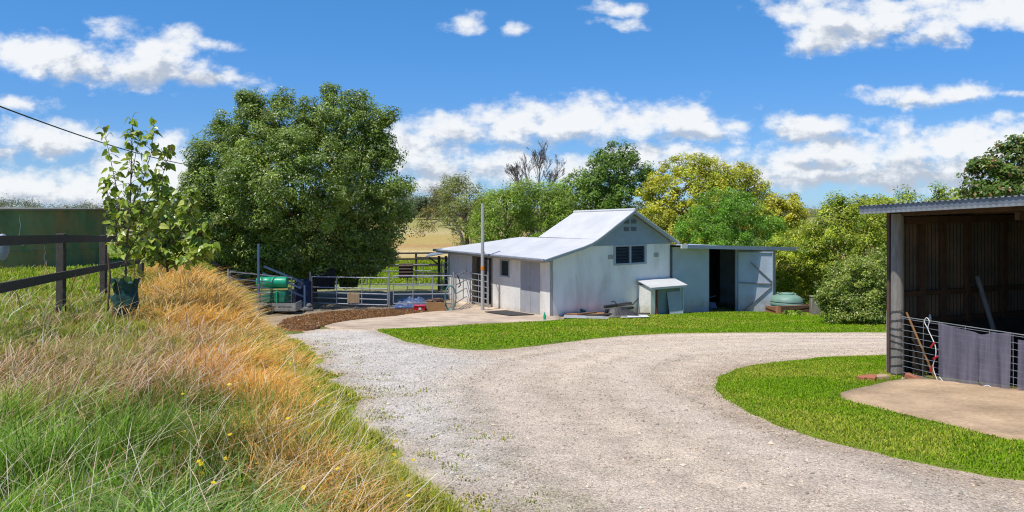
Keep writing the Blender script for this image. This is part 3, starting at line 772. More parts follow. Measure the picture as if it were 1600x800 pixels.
# door leaf swung out to the right, with its K brace
hinge = Vector((9.60, -.03, 0)); ang = math.radians(-33); dirv2 = Vector((math.cos(ang), math.sin(ang), 0)); nrm2 = Vector((dirv2.y, -dirv2.x, 0))
zb, ztp, LW = -.50, 2.08, 1.48
lf = MB(); lf.prism([hinge + Vector((0, 0, zb)), hinge + dirv2 * LW + Vector((0, 0, zb - .05)), hinge + dirv2 * LW + Vector((0, 0, ztp - .02)), hinge + Vector((0, 0, ztp))], -nrm2 * .03)
leaf = lf.build('barn_door', BLUEWALL, st)
def K(name, a, b, m, wd=.055):
    q = MB(); P = [hinge + dirv2 * x + nrm2 * .022 + Vector((0, 0, z)) for x, z in (a, b)]; q.bar(P[0], P[1], .03, wd, up=nrm2); return q.build(name, m, leaf)
BR = mat('brace_steel', (.20, .17, .17), (.26, .23, .23), 6, .6)
mid = (zb + ztp) / 2 - .05
K('brace', (.02, mid + .05), (LW - .03, mid), BR); K('brace', (.55, ztp - .45), (LW - .04, mid + .08), BR); K('brace', (.25, zb + .12), (LW - .04, mid - .08), BR)
K('frame', (.03, zb), (.03, ztp), FRAME, .05); K('frame', (LW - .03, zb), (LW - .03, ztp), FRAME, .05); K('frame', (.02, zb + .03), (LW, zb - .02), mat('red_oxide', (.30, .09, .06), None, 6), .06); K('frame', (.02, ztp - .03), (LW, ztp - .05), FRAME, .05)
q = MB(); P = bl(8.03, .25, 0)
for k_, rr in ((0, .07), (1, .06)): pass
q.lathe((P.x, P.y, BASE_Z - .47), [(.10, 0), (.11, .25), (.075, .55), (.06, .95), (.03, 1.05)], 14); tag(q.build('red_funnel', RED), 'tall red plastic funnel standing just inside the dark lean-to doorway', 'funnel')
q = MB(); P = bl(9.0, .9, 0)
q.lathe((P.x, P.y, BASE_Z - .30), [(.18, -.06), (.2, 0), (.18, .06)], 16, 'x'); q.path([(P.x - .2, P.y, BASE_Z - .3), (P.x - .1, P.y, BASE_Z + .1), (P.x + .25, P.y, BASE_Z + .2)], .02, 6); q.box((P.x + .05, P.y, BASE_Z - .18), (.4, .3, .22), taper=.7)
tag(q.build('mower', BLUEST), 'small dark blue mower parked in the gloom of the lean-to', 'mower')
# ------------------------------------------------------------------ brick hutch against the gable
P = bl(4.05, 0, 0); hz0 = hz(*bl(4.9, -.5, 0)[:2]) - .05 - BASE_Z
hu = thing('meter_hutch', 'low white brick hutch with a pale sloping lid against the gable wall', 'hutch', C0, BROT)
q = MB(); q.span((4.05, -.72, hz0), (4.15, -.01, Z(-2.86))); q.span((4.16, -.72, hz0), (4.27, -.62, Z(-2.93))); q.build('brick_side', WHITE_BRICK, hu)
q = MB(); slab(q, [(3.98, -.82, Z(-2.90)), (5.86, -.82, Z(-2.90)), (5.86, .0, Z(-2.66)), (3.98, .0, Z(-2.66))], .03); lid = q.build('lid', ROOF, hu)
q = MB(); q.bar((3.98, -.81, Z(-2.95)), (5.86, -.81, Z(-2.95)), .02, .06); q.build('lid_edge', FRAME, lid)
q = MB(); q.span((4.33, -.74, hz0), (4.38, -.69, Z(-2.93))); q.build('corner_post', mat('rust_post', (.22, .06, .04), None, 6), hu)
q = MB(); q.span((5.68, -.74, hz0), (5.74, -.68, Z(-2.93))); q.build('corner_post', mat('pale_post', (.50, .58, .56), None, 6), hu)
q = MB(); q.span((4.39, -.60, hz0), (5.67, -.57, Z(-2.93))); q.build('front_panel', mat('blue_grey_panel', (.20, .27, .31), (.16, .22, .26), 4, .7), hu)
q = MB(); N_ = 14
pts = []
for i in range(N_ * 2 + 1):
    x = 4.95 + .70 * i / (N_ * 2); pts.append((x, -.78 + .012 * (1 if i % 2 else -1)))
b0 = len(q.v); q.add([(x, y, hz0) for x, y in pts] + [(x, y + .16, Z(-3.13)) for x, y in pts], [(i, i + 1, len(pts) + i + 1, len(pts) + i) for i in range(len(pts) - 1)])
q2 = MB(); q2.v = [world_mat(hu) @ p for p in q.v]; q2.f = q.f; q2.smooth = q.smooth
tag(q2.build('corrugated_sheet', mat('pale_iron', (.45, .50, .54), (.38, .43, .47), 5, .5)), 'short corrugated iron sheet leaning on the front of the brick hutch', 'iron sheet')
q = MB(); a = at(1000, 491); q.bar(a - Vector((0, 0, .05)), a + Vector((-.03, .1, .95)), .06, .05); tag(q.build('timber_stake', BROWNT), 'thin brown timber stake upright at the left end of the brick hutch', 'stake')
# ------------------------------------------------------------------ scrap lying along the gable wall
def flat(name, label, cat, cs, m, th=.02, lift=.08, zs=None):
    pts = [Vector(at(*c)) for c in cs]
    for i, p in enumerate(pts): p.z += lift + (zs[i] if zs else 0)
    q = MB(); q.prism(pts, (0, 0, th)); return tag(q.build(name, m, bevel=.004), label, cat)
flat('rusty_sheet', 'rust orange iron sheet lying flat at the left of the scrap', 'iron sheet', [(884, 495), (952, 496), (948, 490), (886, 490)], RUST)
flat('board_sheet', 'long pale grey board lying on grass under the rusty sheet', 'board', [(880, 499), (950, 501), (953, 497), (882, 494)], SHEETG, lift=.045)
flat('white_sheet', 'white flat panel lying on grass below the black scrap heap', 'panel', [(970, 500), (1015, 499), (1008, 494), (972, 495)], WHITEP, lift=.07)
q = MB(); a, b, c_ = at(911, 492), at(952, 491), at(943, 490); q.prism([a, b, c_ + Vector((.0, .35, .50)), a + Vector((.2, .35, .18))], (.02, .02, .02)); tag(q.build('grey_offcut', SHEETG), 'grey pointed offcut propped against the gable wall amid the scrap', 'offcut')
q = MB(); a = at(905, 493); q.box(a + Vector((0, .1, .08)), (.5, .18, .14), Matrix.Rotation(.15, 3, 'X')); q.box(a + Vector((.12, .05, .18)), (.25, .1, .06), Matrix.Rotation(.3, 3, 'Y')); tag(q.build('teal_case', TEAL, bevel=.02), 'flattish teal plastic case lying behind the rusty sheet', 'case')
for i, (p0, p1, zz, lab) in enumerate([((946, 496), (987, 492), .34, 'upper straight black pipe resting on top of the scrap heap'), ((948, 497), (990, 494), .22, 'lower black pipe resting across the scrap heap')]):
    a, b = at(*p0), at(*p1); q = MB(); q.tube(a + Vector((0, .2, zz)), b + Vector((0, .2, zz + .06)), .055, 10); tag(q.build('black_pipe', BLACKP), lab, 'pipe', 'black pipes on the scrap heap')
q = MB(); a = at(970, 497); rr = random.Random(3)
hv = []; 
for i in range(9):
    for j in range(5):
        u_, v_ = i / 8 - .5, j / 4 - .5; hh_ = .30 * max(0, 1 - (2 * u_) ** 2) * max(0, 1 - (2 * v_) ** 2) + rr.uniform(0, .10); hv.append(a + Vector((u_ * 1.35, .15 + v_ * .5, hh_)))
q.add(hv, [(i * 5 + j, i * 5 + j + 1, (i + 1) * 5 + j + 1, (i + 1) * 5 + j) for i in range(8) for j in range(4)], True); tag(q.build('black_sheeting', BLACKP), 'crumpled black plastic sheeting heaped under the black pipes', 'plastic sheeting')
for i, (px, py, ln, rot, zz, m_, lab) in enumerate([(936, 497, .95, .15, .10, BLACKT, 'longest black plank, lying left of the black sheeting'), (1004, 496, .55, -.5, .12, BLACKT, 'short black plank askew at the right end of the scrap'), (918, 496, .7, .35, .13, BROWNT, 'brown plank lying slantwise over the rusty sheet'), (962, 499, .8, -.12, .07, mat('grey_plank', (.22, .20, .18), (.14, .13, .12), 5), 'grey plank lying in front of the black sheeting')]):
    a = at(px, py) + Vector((0, .12, zz)); d_2 = Vector((math.cos(rot), math.sin(rot), .05)) * ln / 2; q = MB(); q.bar(a - d_2, a + d_2, .12, .05); tag(q.build('scrap_plank', m_, bevel=.006), lab, 'plank', 'planks in the scrap by the stable')
q = MB(); a = at(958, 496); q.path([a + Vector((-.02, .4, .50)), a + Vector((.1, .4, .50)), a + Vector((.22, .4, .36)), a + Vector((.75, .4, .40)), a + Vector((.95, .4, .62))], .022, 7); tag(q.build('bent_rod', mat('dark_iron', (.05, .04, .04), None, 6)), 'thin bent iron rod sticking up behind the black pipes', 'rod')
q = MB(); a = at(851, 501); q.lathe(a, [(.04, 0), (.045, .16), (.02, .22), (.018, .27)], 10); tag(q.build('green_bottle', GREENP), 'small green bottle at the corner of the stable', 'bottle')
MP = [bl(-.25, .55, 0), bl(-.25, 2.4, 0), bl(-1.15, 2.4, 0), bl(-1.15, .75, 0)]
q = MB(); q.prism([Vector((p.x, p.y, hz(p.x, p.y) + .045)) for p in MP], (0, 0, .02)); tag(q.build('rubber_mat', MATM, bevel=.005), 'flat black rubber mat on concrete before the grey door', 'mat')
# timber pole
a = at(754, 486); pl = thing('yard_pole', 'tall thin grey pole with an orange band standing before the stable', 'pole', a)
q = MB(); q.path([a - Vector((0, 0, .2)), a + Vector((0, 0, 2)), a + Vector((0, 0, 4.0))], [.072, .066, .058], 12); q.build('post', POLEM, pl, True)
q = MB(); q.path([a + Vector((0, 0, 1.52)), a + Vector((0, 0, 1.66))], .073, 12); q.build('band', ORANGE, pl, True)
q = MB(); q.path([a + Vector((0, 0, 2.36)), bl(-.4, 3.6, -1.72)], .012, 5); q.build('stay_wire', WIRE, pl, True)
# ------------------------------------------------------------------ yard rails, gates and what hangs on them
def panel(name, label, cat, p0, p1, hts, group=None, posts=(0, 1), r=.021, m=RAIL, stiles=2, ph=None, pr=.03, ends=True):
    p0 = Vector(p0); p1 = Vector(p1); d = p1 - p0
    p0.z = hz(p0.x, p0.y) if p0.z == 0 else p0.z; p1.z = hz(p1.x, p1.y) if p1.z == 0 else p1.z
    th = thing(name, label, cat, p0, 0, group)
    for h in hts:
        q = MB(); q.tube(p0 + Vector((0, 0, h)), p1 + Vector((0, 0, h)), r, 8); q.build('rail', m, th, True)
    for i in range(stiles):
        f_ = (i + 1) / (stiles + 1); p = p0.lerp(p1, f_); q = MB(); q.tube(p + Vector((0, .0, hts[0])), p + Vector((0, .0, hts[-1])), r * .9, 8); q.build('upright', m, th, True)
    if ends:
        for f_ in (0.0, 1.0): p = p0.lerp(p1, f_); q = MB(); q.tube(p + Vector((0, 0, hts[0])), p + Vector((0, 0, hts[-1])), r, 8); q.build('upright', m, th, True)
    for f_ in posts:
        p = p0.lerp(p1, f_) - (d.normalized() * .07 if f_ == 0 else -d.normalized() * .07); q = MB(); q.tube(p - Vector((0, 0, .1)), p + Vector((0, 0, ph or hts[-1] + .15)), pr, 10); q.build('post', m, th, True)
    return th
YG = 'galvanised yard panels'
ga, gb = Vector((-7.64, 29.3, 0)), Vector((-4.62, 28.5, 0))
panel('yard_gate', 'wide five-rail steel gate in tree shade with tall end posts', 'gate', ga, gb, [.22, .42, .62, .82, 1.22], ph=1.4)
panel('steel_hurdle', 'galvanised rail panel between wide gate and hose loop', 'yard panel', (-4.4, 28.5, 0), (-2.25, 28.7, 0), [.28, .62, .95, 1.3], YG, posts=(1,), stiles=2, ph=1.42)
panel('steel_hurdle', 'short galvanised rail panel joining hose loop to stable wall', 'yard panel', (-2.1, 28.75, 0), (-1.75, 31.9, 0), [.28, .62, .95, 1.3], YG, posts=(), stiles=1)
a, b = bl(-.12, 5.15, 0), bl(-.2, 3.75, 0)
panel('stable_gate', 'six-rail steel gate closing the dark stable doorway', 'gate', (a.x, a.y, BASE_Z), (b.x, b.y, BASE_Z), [.15, .38, .6, .82, 1.04, 1.28], stiles=1, posts=(1,), ph=1.9)
panel('rear_steel_hurdle', 'grey rail panel deep in yard carrying the brown rug', 'yard panel', (-6.6, 36, 0), (-3.4, 36.4, 0), [.3, .6, .9, 1.2], YG, posts=(0, .5, 1), stiles=3)
panel('rear_steel_hurdle', 'grey rail panel deep in yard nearest the awning', 'yard panel', (-3.2, 36.4, 0), (-.9, 37, 0), [.25, .5, .75, 1.0, 1.3], YG, posts=(1,), stiles=4)
panel('rear_steel_hurdle', 'grey rail panel under big tree behind the wide gate', 'yard panel', (-10.2, 35, 0), (-6.8, 36, 0), [.3, .6, .9, 1.2], YG, posts=(0,), stiles=3)
def drape(name, label, cat, c, ux, width, drop_f, drop_b, m, group=None, folds=0.0, th=.02, seed=0):
    """cloth folded over a rail at c"""
    ux = Vector(ux).normalized(); n = Vector((-ux.y, ux.x, 0)); rr = random.Random(seed); q = MB(); prof = []
    for k in range(9): prof.append((-.035, -drop_f * (1 - k / 8)))
    prof += [(-.02, .035), (.02, .035)]
    for k in range(9): prof.append((.035, -drop_b * k / 8))
    nu = 14; P = []
    for i in range(nu + 1):
        u_ = (i / nu - .5) * width; ph = rr.uniform(-.01, .01)
        for (o_, zz) in prof: P.append(Vector(c) + ux * (u_ * (1 + .05 * zz)) + n * (o_ + folds * math.sin(i * 1.9 + seed) * min(1, -zz * 2 if zz < 0 else 0) + ph) + Vector((0, 0, zz + rr.uniform(-.006, .006))))
    m_ = len(prof)
    q.add(P, [(i * m_ + j, i * m_ + j + 1, (i + 1) * m_ + j + 1, (i + 1) * m_ + j) for i in range(nu) for j in range(m_ - 1)], True)
    return tag(q.build(name, m), label, cat, group)
gd = (gb - ga); f1 = ga.lerp(gb, .56); f1.z = hz(f1.x, f1.y) + .62
drape('hessian_sack', 'tan hessian sack hung over the wide gate rail', 'sack', f1, gd, .50, .36, .3, SACK, folds=.01, seed=1)
a = pz(545, 424, 33); drape('grey_rug', 'grey horse rug hung over a rail under the tree', 'horse rug', a, (1, .2, 0), .78, .68, .55, RUGG, folds=.025, seed=2)
p = Vector((-5.0, 36.2, 0)); p.z = hz(p.x, p.y) + 1.22; 
br = drape('brown_rug', 'brown quilted rug hung over the rear yard panel', 'horse rug', p, (3.2, .4, 0), .68, .62, .5, RUGB, folds=.0, seed=4)
q = MB()
for k in range(4): q.path([p + Vector((-.33, -.07, -.08 - k * .15)), p + Vector((.33, -.02, -.08 - k * .15))], .05, 8)
q2 = MB(); q2.v = [v - br.location for v in q.v]; q2.f = q.f; q2.smooth = q.smooth; q2.build('quilt_roll', RUGB, br)
a = pz(508, 421, 30.6); drape('dark_canvas', 'large dark canvas cover hung under the tree left of the grey rug', 'canvas cover', a, (1, .1, 0), .80, .80, .5, mat('charcoal_canvas', (.022, .02, .018), (.03, .027, .025), 4, .9), folds=.03, seed=5)
# hose loop
a = at(704, 486) + Vector((0, -.05, 0)); q = MB(); pts = []
for k in range(60):
    th_ = k / 20 * 2 * PI; pts.append(a + Vector((.20 * math.cos(th_) * (1 + .06 * math.sin(k)), -.04 + .004 * k / 6, .50 + .46 * math.sin(th_) + .02 * math.sin(k * .7))))
q.path(pts, .022, 6); tag(q.build('garden_hose', HOSE), 'coiled teal hose hung in a tall loop on the yard post', 'hose')
q = MB(); a = Vector((-2.02, 28.9, hz(-2, 28.9))); q.path([a + Vector((-.04, 0, 1.32)), a + Vector((.05, -.03, 1.1)), a + Vector((.08, -.03, .92)), a + Vector((.0, -.03, .85))], .022, 6); tag(q.build('halter', mat('black_halter', (.02, .02, .02), None, 5)), 'black halter strap dangling from the rail beside the hose', 'halter')
# boxes on the apron
a = at(656, 487); bx_ = thing('red_crate', 'small bright red plastic crate on concrete before the tarp', 'crate', a)
q = MB(); q.box(a + Vector((0, 0, .115)), (.40, .28, .2), taper=1.06); q.build('bin', RED, bx_, True, bevel=.015)
q = MB(); q.box(a + Vector((0, 0, .225)), (.45, .33, .03)); q.build('rim', RED, bx_, True, bevel=.008)
q = MB(); q.box(a + Vector((.02, -.142, .13)), (.09, .01, .09)); q.build('sticker', WHITEP, bx_, True)
a = at(681, 486); wb = thing('timber_trough', 'open honey brown timber box holding a pile beside the hose', 'timber box', a)
Rz = Matrix.Rotation(.12, 3, 'Z'); q = MB()
for c, s in (((0, -.23, .18), (.66, .03, .34)), ((0, .23, .18), (.66, .03, .34)), ((-.33, 0, .18), (.03, .42, .34)), ((.33, 0, .18), (.03, .42, .34)), ((0, 0, .03), (.64, .42, .03))): q.box(a + Rz @ Vector(c), s, Rz)
q.build('box', WOODBOX, wb, True, bevel=.005)
q = MB(); rr = random.Random(5)
for k in range(9): q.box(a + Vector((rr.uniform(-.24, .24), rr.uniform(-.12, .12), .36 + rr.uniform(0, .08))), (rr.uniform(.15, .32), rr.uniform(.06, .14), rr.uniform(.04, .1)), Matrix.Rotation(rr.uniform(0, 3), 3, 'Z') @ Matrix.Rotation(rr.uniform(-.3, .3), 3, 'X'))
hp = q.build('firewood', mat('dark_offcuts', (.11, .065, .05), (.2, .13, .09), 9, .9), wb, True, bevel=.006); tag(hp, 'dark timber offcuts piled in the box')
def crumple(name, label, cat, corners, hgt, m, n=22, seed=1, k=3.0):
    A, B, C_, D = [Vector(c) for c in corners]; P = []
    for i in range(n + 1):
        for j in range(n + 1):
            u_, v_ = i / n, j / n; p = A.lerp(B, u_).lerp(D.lerp(C_, u_), v_)
            e = min(u_, 1 - u_, v_, 1 - v_) * 4; w_ = fbm(u_ * k * 3 + seed, v_ * k * 3, seed, 4)
            ridge = abs(fbm(u_ * k * 2.2 + 5, v_ * k + seed, seed + 3, 3) - .5) * 2
            P.append(Vector((p.x, p.y, hz(p.x, p.y) + .03 + hgt * min(1, e) * (float(w_) * .6 + .8 * (.5 - float(ridge)) + .2) + .02)))
    q = MB(); q.add(P, [(i * (n + 1) + j, (i + 1) * (n + 1) + j, (i + 1) * (n + 1) + j + 1, i * (n + 1) + j + 1) for i in range(n) for j in range(n)], True)
    return tag(q.build(name, m), label, cat)
crumple('blue_tarp', 'crumpled blue tarpaulin spread on ground behind the red crate', 'tarpaulin', [at(613, 485), at(668, 485), at(668, 472), at(622, 470)], .26, TARP, 30, 2)
# ------------------------------------------------------------------ spray trailer and blue steel by the bank
a = at(425, 490); a.z = hz(a.x, a.y); sd = thing('spray_trailer', 'bright green plastic barrel on a grey trailer tray by the dry grass', 'spray trailer', a)
X = Vector((1, 0, 0))
q = MB(); q.lathe(a + Vector((-.52, 0, 1.12)), [(.05, -.02), (.19, 0), (.205, .05), (.205, .22), (.197, .24), (.205, .26), (.205, .50), (.19, .52), (.205, .56), (.205, .98), (.19, 1.06), (.05, 1.08)], 28, 'x'); bar_ = q.build('barrel', GREENP, sd, True)
q = MB(); q.path([a + Vector((.18, -.10, 1.29)), a + Vector((.2, -.10, 1.34)), a + Vector((.42, -.10, 1.34)), a + Vector((.44, -.10, 1.29))], .022, 8); q.build('handle', GREEND, bar_, True) if False else None
q = MB(); q.bar(a + Vector((-.56, -.22, .88)), a + Vector((.64, -.22, .90)), .05, .05); q.bar(a + Vector((-.56, .22, .88)), a + Vector((.64, .22, .90)), .05, .05); q.build('cradle_bar', YELLOW, sd, True)
q = MB(); q.box(a + Vector((.04, 0, .62)), (1.08, .55, .44), taper=.94); q.build('lower_tank', GREEND, sd, True, bevel=.05)
q = MB(); q.bar(a + Vector((.26, -.30, .40)), a + Vector((.26, -.30, .88)), .045, .045); q.build('strut', GREENP, sd, True); q = MB(); q.bar(a + Vector((-.4, -.30, .40)), a + Vector((-.4, -.30, .88)), .045, .045); q.build('strut', GREENP, sd, True)
q = MB()
for zz in (.20, .36): q.box(a + Vector((.1, -.36, zz)), (1.7, .02, .12))
q.box(a + Vector((.1, 0, .14)), (1.7, .7, .03)); q.box(a + Vector((.95, 0, .28)), (.03, .72, .30)); q.build('tray', GALV, sd, True)
for sx in (-.38, .38):
    q = MB(); q.path([a + Vector((-.1 + .26 * math.cos(k / 20 * 2 * PI), sx, .16 + .15 * math.sin(k / 20 * 2 * PI))) for k in range(20)], .05, 8, closed=True); q.tube(a + Vector((-.1, sx - .03, .16)), a + Vector((-.1, sx + .03, .16)), .12, 12); q.build('wheel', BLACKP, sd, True)
a = at(404, 478); a = pz(404, 433, 26.5); q = MB(); q.bar(Vector((a.x, a.y, hz(a.x, a.y) - .1)), a + Vector((0, 0, 1.15)), .075, .075); tag(q.build('blue_post', BLUEST), 'tall slim blue steel post rising behind the green barrel', 'post')
lr_ = thing('loading_ramp', 'blue steel loading ramp with slanting side rails behind the barrel', 'loading ramp', at(470, 486))
for (p0, p1) in (((412, 416), (470, 440)), ((410, 427), (470, 450)), ((446, 452), (476, 464))):
    q = MB(); q.bar(pz(*p0, 28.2), pz(*p1, 28.6), .05, .07); q.build('rail', BLUEST, lr_, True)
q = MB(); p0, p1 = pz(412, 470, 28.3), pz(478, 484, 28.7); q.bar(p0, p1, 1.0, .05); q.build('deck', TIMBER, lr_, True)
for px in (430, 476):
    p = pz(px, 450, 28.4); q = MB(); q.bar(Vector((p.x, p.y, hz(p.x, p.y))), p + Vector((0, 0, .1)), .06, .06); q.build('post', BLUEST, lr_, True)
a = at(473, 484); q = MB(); P = []
rr = random.Random(9)
for zz, k_ in ((0, 1.05), (.35, .98), (.75, 1), (1.05, .92), (1.16, .6)):
    for i in range(12):
        th_ = i / 12 * 2 * PI; P.append(a + Vector((.34 * k_ * math.cos(th_) * (1 + rr.uniform(-.1, .1)), .25 * k_ * math.sin(th_) * (1 + rr.uniform(-.1, .1)), zz)))
q.add(P, [(r_ * 12 + i, r_ * 12 + (i + 1) % 12, (r_ + 1) * 12 + (i + 1) % 12, (r_ + 1) * 12 + i) for r_ in range(4) for i in range(12)] + [tuple(48 + i for i in range(12))], True); tag(q.build('covered_drum', NAVY), 'tall drum under a navy canvas cover left of the wide gate', 'drum')
a = at(481, 487); q = MB(); q.box(a + Vector((0, 0, .10)), (.4, .3, .16), Matrix.Rotation(.4, 3, 'Z'), .8); q.box(a + Vector((.05, 0, .24)), (.22, .2, .14), Matrix.Rotation(.9, 3, 'Z'), .7); tag(q.build('pale_sack', RUGG, bevel=.04), 'crumpled pale grey sack at the foot of the navy drum', 'sack')
# ------------------------------------------------------------------ dark timber fences
def fence(name, label, pts, rails, ph, rw=.15, rt=.045, pw=.15, group=None, m=BLACKT, cat='fence', proud=None):
    th = thing(name, label, cat, (pts[0][0], pts[0][1], hz(pts[0][0], pts[0][1])), 0, group)
    P = [Vector((x, y, hz(x, y))) for x, y in pts]
    for p in P:
        q = MB(); q.box(p + Vector((0, 0, ph / 2 - .2)), (pw, pw * .8, ph + .4)); q.build('post', m, th, True, bevel=.01)
    for h in rails:
        q = MB()
        for a, b in zip(P[:-1], P[1:]):
            d = (b - a).normalized(); n = Vector((d.y, -d.x, 0)); q.bar(a + n * (pw * .5 + rt * .5) + Vector((0, 0, h)), b + n * (pw * .5 + rt * .5) + Vector((0, 0, h - .0)), rt, rw)
        q.build('rail', m, th, True)
    return th
FL = [(-4.75, 4.6), (-5.68, 8.0), (-6.78, 11.55), (-7.98, 15.0), (-8.65, 17.9), (-9.2, 20.2), (-9.6, 23.0), (-9.75, 25.6)]
fence('rail_fence', 'black two-rail timber fence running past the sapling towards the tank', FL, [.58, 1.12], 1.2, .115, .04, .115)
fence('paddock_fence', 'distant black three-rail paddock fence behind the big tree', [(x, 45 + .1 * (x + 20) ) for x in np.arange(-24, -1.5, 2.6)], [.45, .85, 1.2], 1.25, .10, .04, .12)
fence('stable_side_fence', 'dark rail fence close behind the stable awning', [(-5.0, 40), (-2.6, 39.4), (-.6, 38.8)], [.5, .95, 1.3], 1.4, .10, .04, .12)
fence('tank_fence', 'far dark rail fence beyond the tank and saplings', [(x, 37 - .2 * (x + 12)) for x in np.arange(-22, -10, 2.5)], [.5, .95], 1.1, .10, .04, .12)
gt = panel('paddock_gate', 'grey six-bar gate between the rail fence and big tree', 'gate', (-9.55, 26.0, 0), (-8.1, 28.2, 0), [.2, .4, .6, .8, 1.02, 1.25], stiles=1, posts=(0,), ph=1.35)
# round plate hung on the near fence
a = pz(4, 386, 9.3); q = MB(); dr = Vector((.55, -.83, 0)); ux = Vector((.83, .55, 0))
P = []
for rr_, o_ in ((.0, .03), (.06, .03), (.12, .015), (.135, -.005)):
    for i in range(24): th_ = i / 24 * 2 * PI; P.append(a + dr * o_ + ux * (rr_ * .55 * math.cos(th_)) + Vector((0, 0, rr_ * 1.2 * math.sin(th_))))
q.add(P, [(k * 24 + i, k * 24 + (i + 1) % 24, (k + 1) * 24 + (i + 1) % 24, (k + 1) * 24 + i) for k in range(3) for i in range(24)], True); tag(q.build('round_plate', mat('blue_grey_plate', (.30, .36, .42), (.18, .22, .27), 12, .4)), 'round pale plate hung on the black fence at the left edge', 'plate')
# ------------------------------------------------------------------ water tank in the paddock
tc_ = Vector((-18.95, 27, hz(-18.95, 27) - .15)); R_ = 4.15; top_ = -.02 - tc_.z
tk = thing('water_tank', 'large round mossy green water tank behind the black fence', 'water tank', tc_)
q = MB(); q.lathe(tc_, [(R_, 0), (R_, .7), (R_ + .02, .72), (R_ + .02, .76), (R_, .78), (R_, top_ - .05)], 96, cap=False); q.build('wall', TANKC, tk, True)
q = MB(); q.lathe(tc_, [(R_ + .08, top_ - .06), (R_ + .09, top_), (R_ * .5, top_ + .03), (.05, top_ + .05)], 96); q.build('roof', mat('grey_tank_roof', (.26, .23, .19), (.18, .16, .13), 3, .7, bump=.004, bscale=20), tk, True)
for ang_, h0, h1, off in ((-1.10, .9, 2.0, .1), (-.66, .95, 1.95, .16), (-.48, .3, .9, .05)):
    q = MB(); pts = []
    for k in range(7): f_ = k / 6; aa = ang_ + .006 * math.sin(k * 2.1) + off * .6 * max(0, .22 - f_); pts.append(tc_ + Vector(((R_ + .004) * math.cos(aa), (R_ + .004) * math.sin(aa), h0 + (h1 - h0) * f_)))
    q.path(pts, [.04, .022, .014, .012, .018, .010, .006], 6); q.build('lime_streak', LIME, tk, True)
# small awning behind the stable
aw = thing('awning', 'small grey skillion awning on dark posts behind the stable corner', 'awning', (-3.2, 36, hz(-3.2, 36)))
P = [pz(665, 402, 36), pz(700, 396, 35), pz(703, 392, 38), pz(672, 397, 39)]; q = MB(); q.prism(P, (0, 0, .05)); q.build('roof', GALV, aw, True)
for px, d in ((686, 36), (697, 37.5)):
    p = pz(px, 400, d); q = MB(); q.bar(Vector((p.x, p.y, hz(p.x, p.y))), p, .12, .12); q.build('post', BLACKT, aw, True)
q = MB(); q.bar(pz(670, 402, 36), pz(686, 414, 36), .06, .06); q.build('brace', BLACKT, aw, True)
# ------------------------------------------------------------------ green tank in brick bed, post
bd = thing('brick_bed', 'low red brick garden bed edging beside the lean-to', 'garden bed', C0, BROT)
a0, a1 = C0, None
def loc_b(v): return world_mat(bd).inverted() @ v
p1, p2, p3 = at(1197, 501), at(1216, 504), at(1268, 502)
p2 = pz(1216, 503, 29.6); p1 = pz(1196, 500, 31.0); p3 = pz(1268, 502, 31.2); p4 = pz(1250, 497, 33.0)
def bw(q, a, b, h, w_=.11):
    a = loc_b(Vector((a.x, a.y, 0))); b = loc_b(Vector((b.x, b.y, 0))); za = hz(*(world_mat(bd) @ a)[:2]) - BASE_Z; zb_ = hz(*(world_mat(bd) @ b)[:2]) - BASE_Z; z1 = Z(-3.94)
    d = (b - a); d.z = 0; d.normalize(); n = Vector((-d.y, d.x, 0)) * w_
    q.prism([(a.x, a.y, za - .2), (b.x, b.y, zb_ - .2), (b.x + n.x, b.y + n.y, zb_ - .2), (a.x + n.x, a.y + n.y, za - .2)], (0, 0, z1 - min(za, zb_) + .2))
q = MB(); bw(q, p1, p2, .5); q.build('end_wall', BRICKM, bd); q = MB(); bw(q, p2, p3, .5); q.build('front_wall', BRICKM, bd)
q = MB(); pp = [loc_b(v) for v in (p1, p2, p3, p4)]; q.prism([(v.x, v.y, Z(-4.08)) for v in pp], (0, 0, .06)); q.build('soil', DARK, bd)
gc = Vector((pz(1229, 470, 31.4).x, 31.4, -4.16)); gk = thing('squat_tank', 'squat sage green ribbed plastic tank sitting in the brick bed', 'water tank', gc)
q = MB(); q.lathe(gc, [(.58, 0), (.63, .06), (.635, .14), (.61, .17), (.635, .20), (.635, .30), (.61, .33), (.635, .36), (.62, .46), (.52, .56), (.34, .63)], 36); q.build('shell', TANKG, gk, True)
q = MB(); q.lathe(gc + Vector((0, 0, .61)), [(.26, 0), (.26, .06), (.22, .085), (.05, .09)], 28); q.build('lid', TANKG, gk, True)
for s_ in (-.30, .30):
    q = MB(); q.path([gc + Vector((s_, -.22, .56)), gc + Vector((s_, -.2, .67)), gc + Vector((s_, .2, .67)), gc + Vector((s_, .22, .56))], .03, 8); q.build('lifting_lug', TANKG, gk, True)
a = pz(1273, 508, 29.0); a.z = hz(a.x, a.y); q = MB(); q.box(a + Vector((0, 0, .28)), (.32, .24, .86)); q.box(a + Vector((0, 0, .735)), (.35, .27, .05)); tag(q.build('stump_post', TIMBER, bevel=.015), 'short thick weathered post beside the brick bed and hedge', 'post')
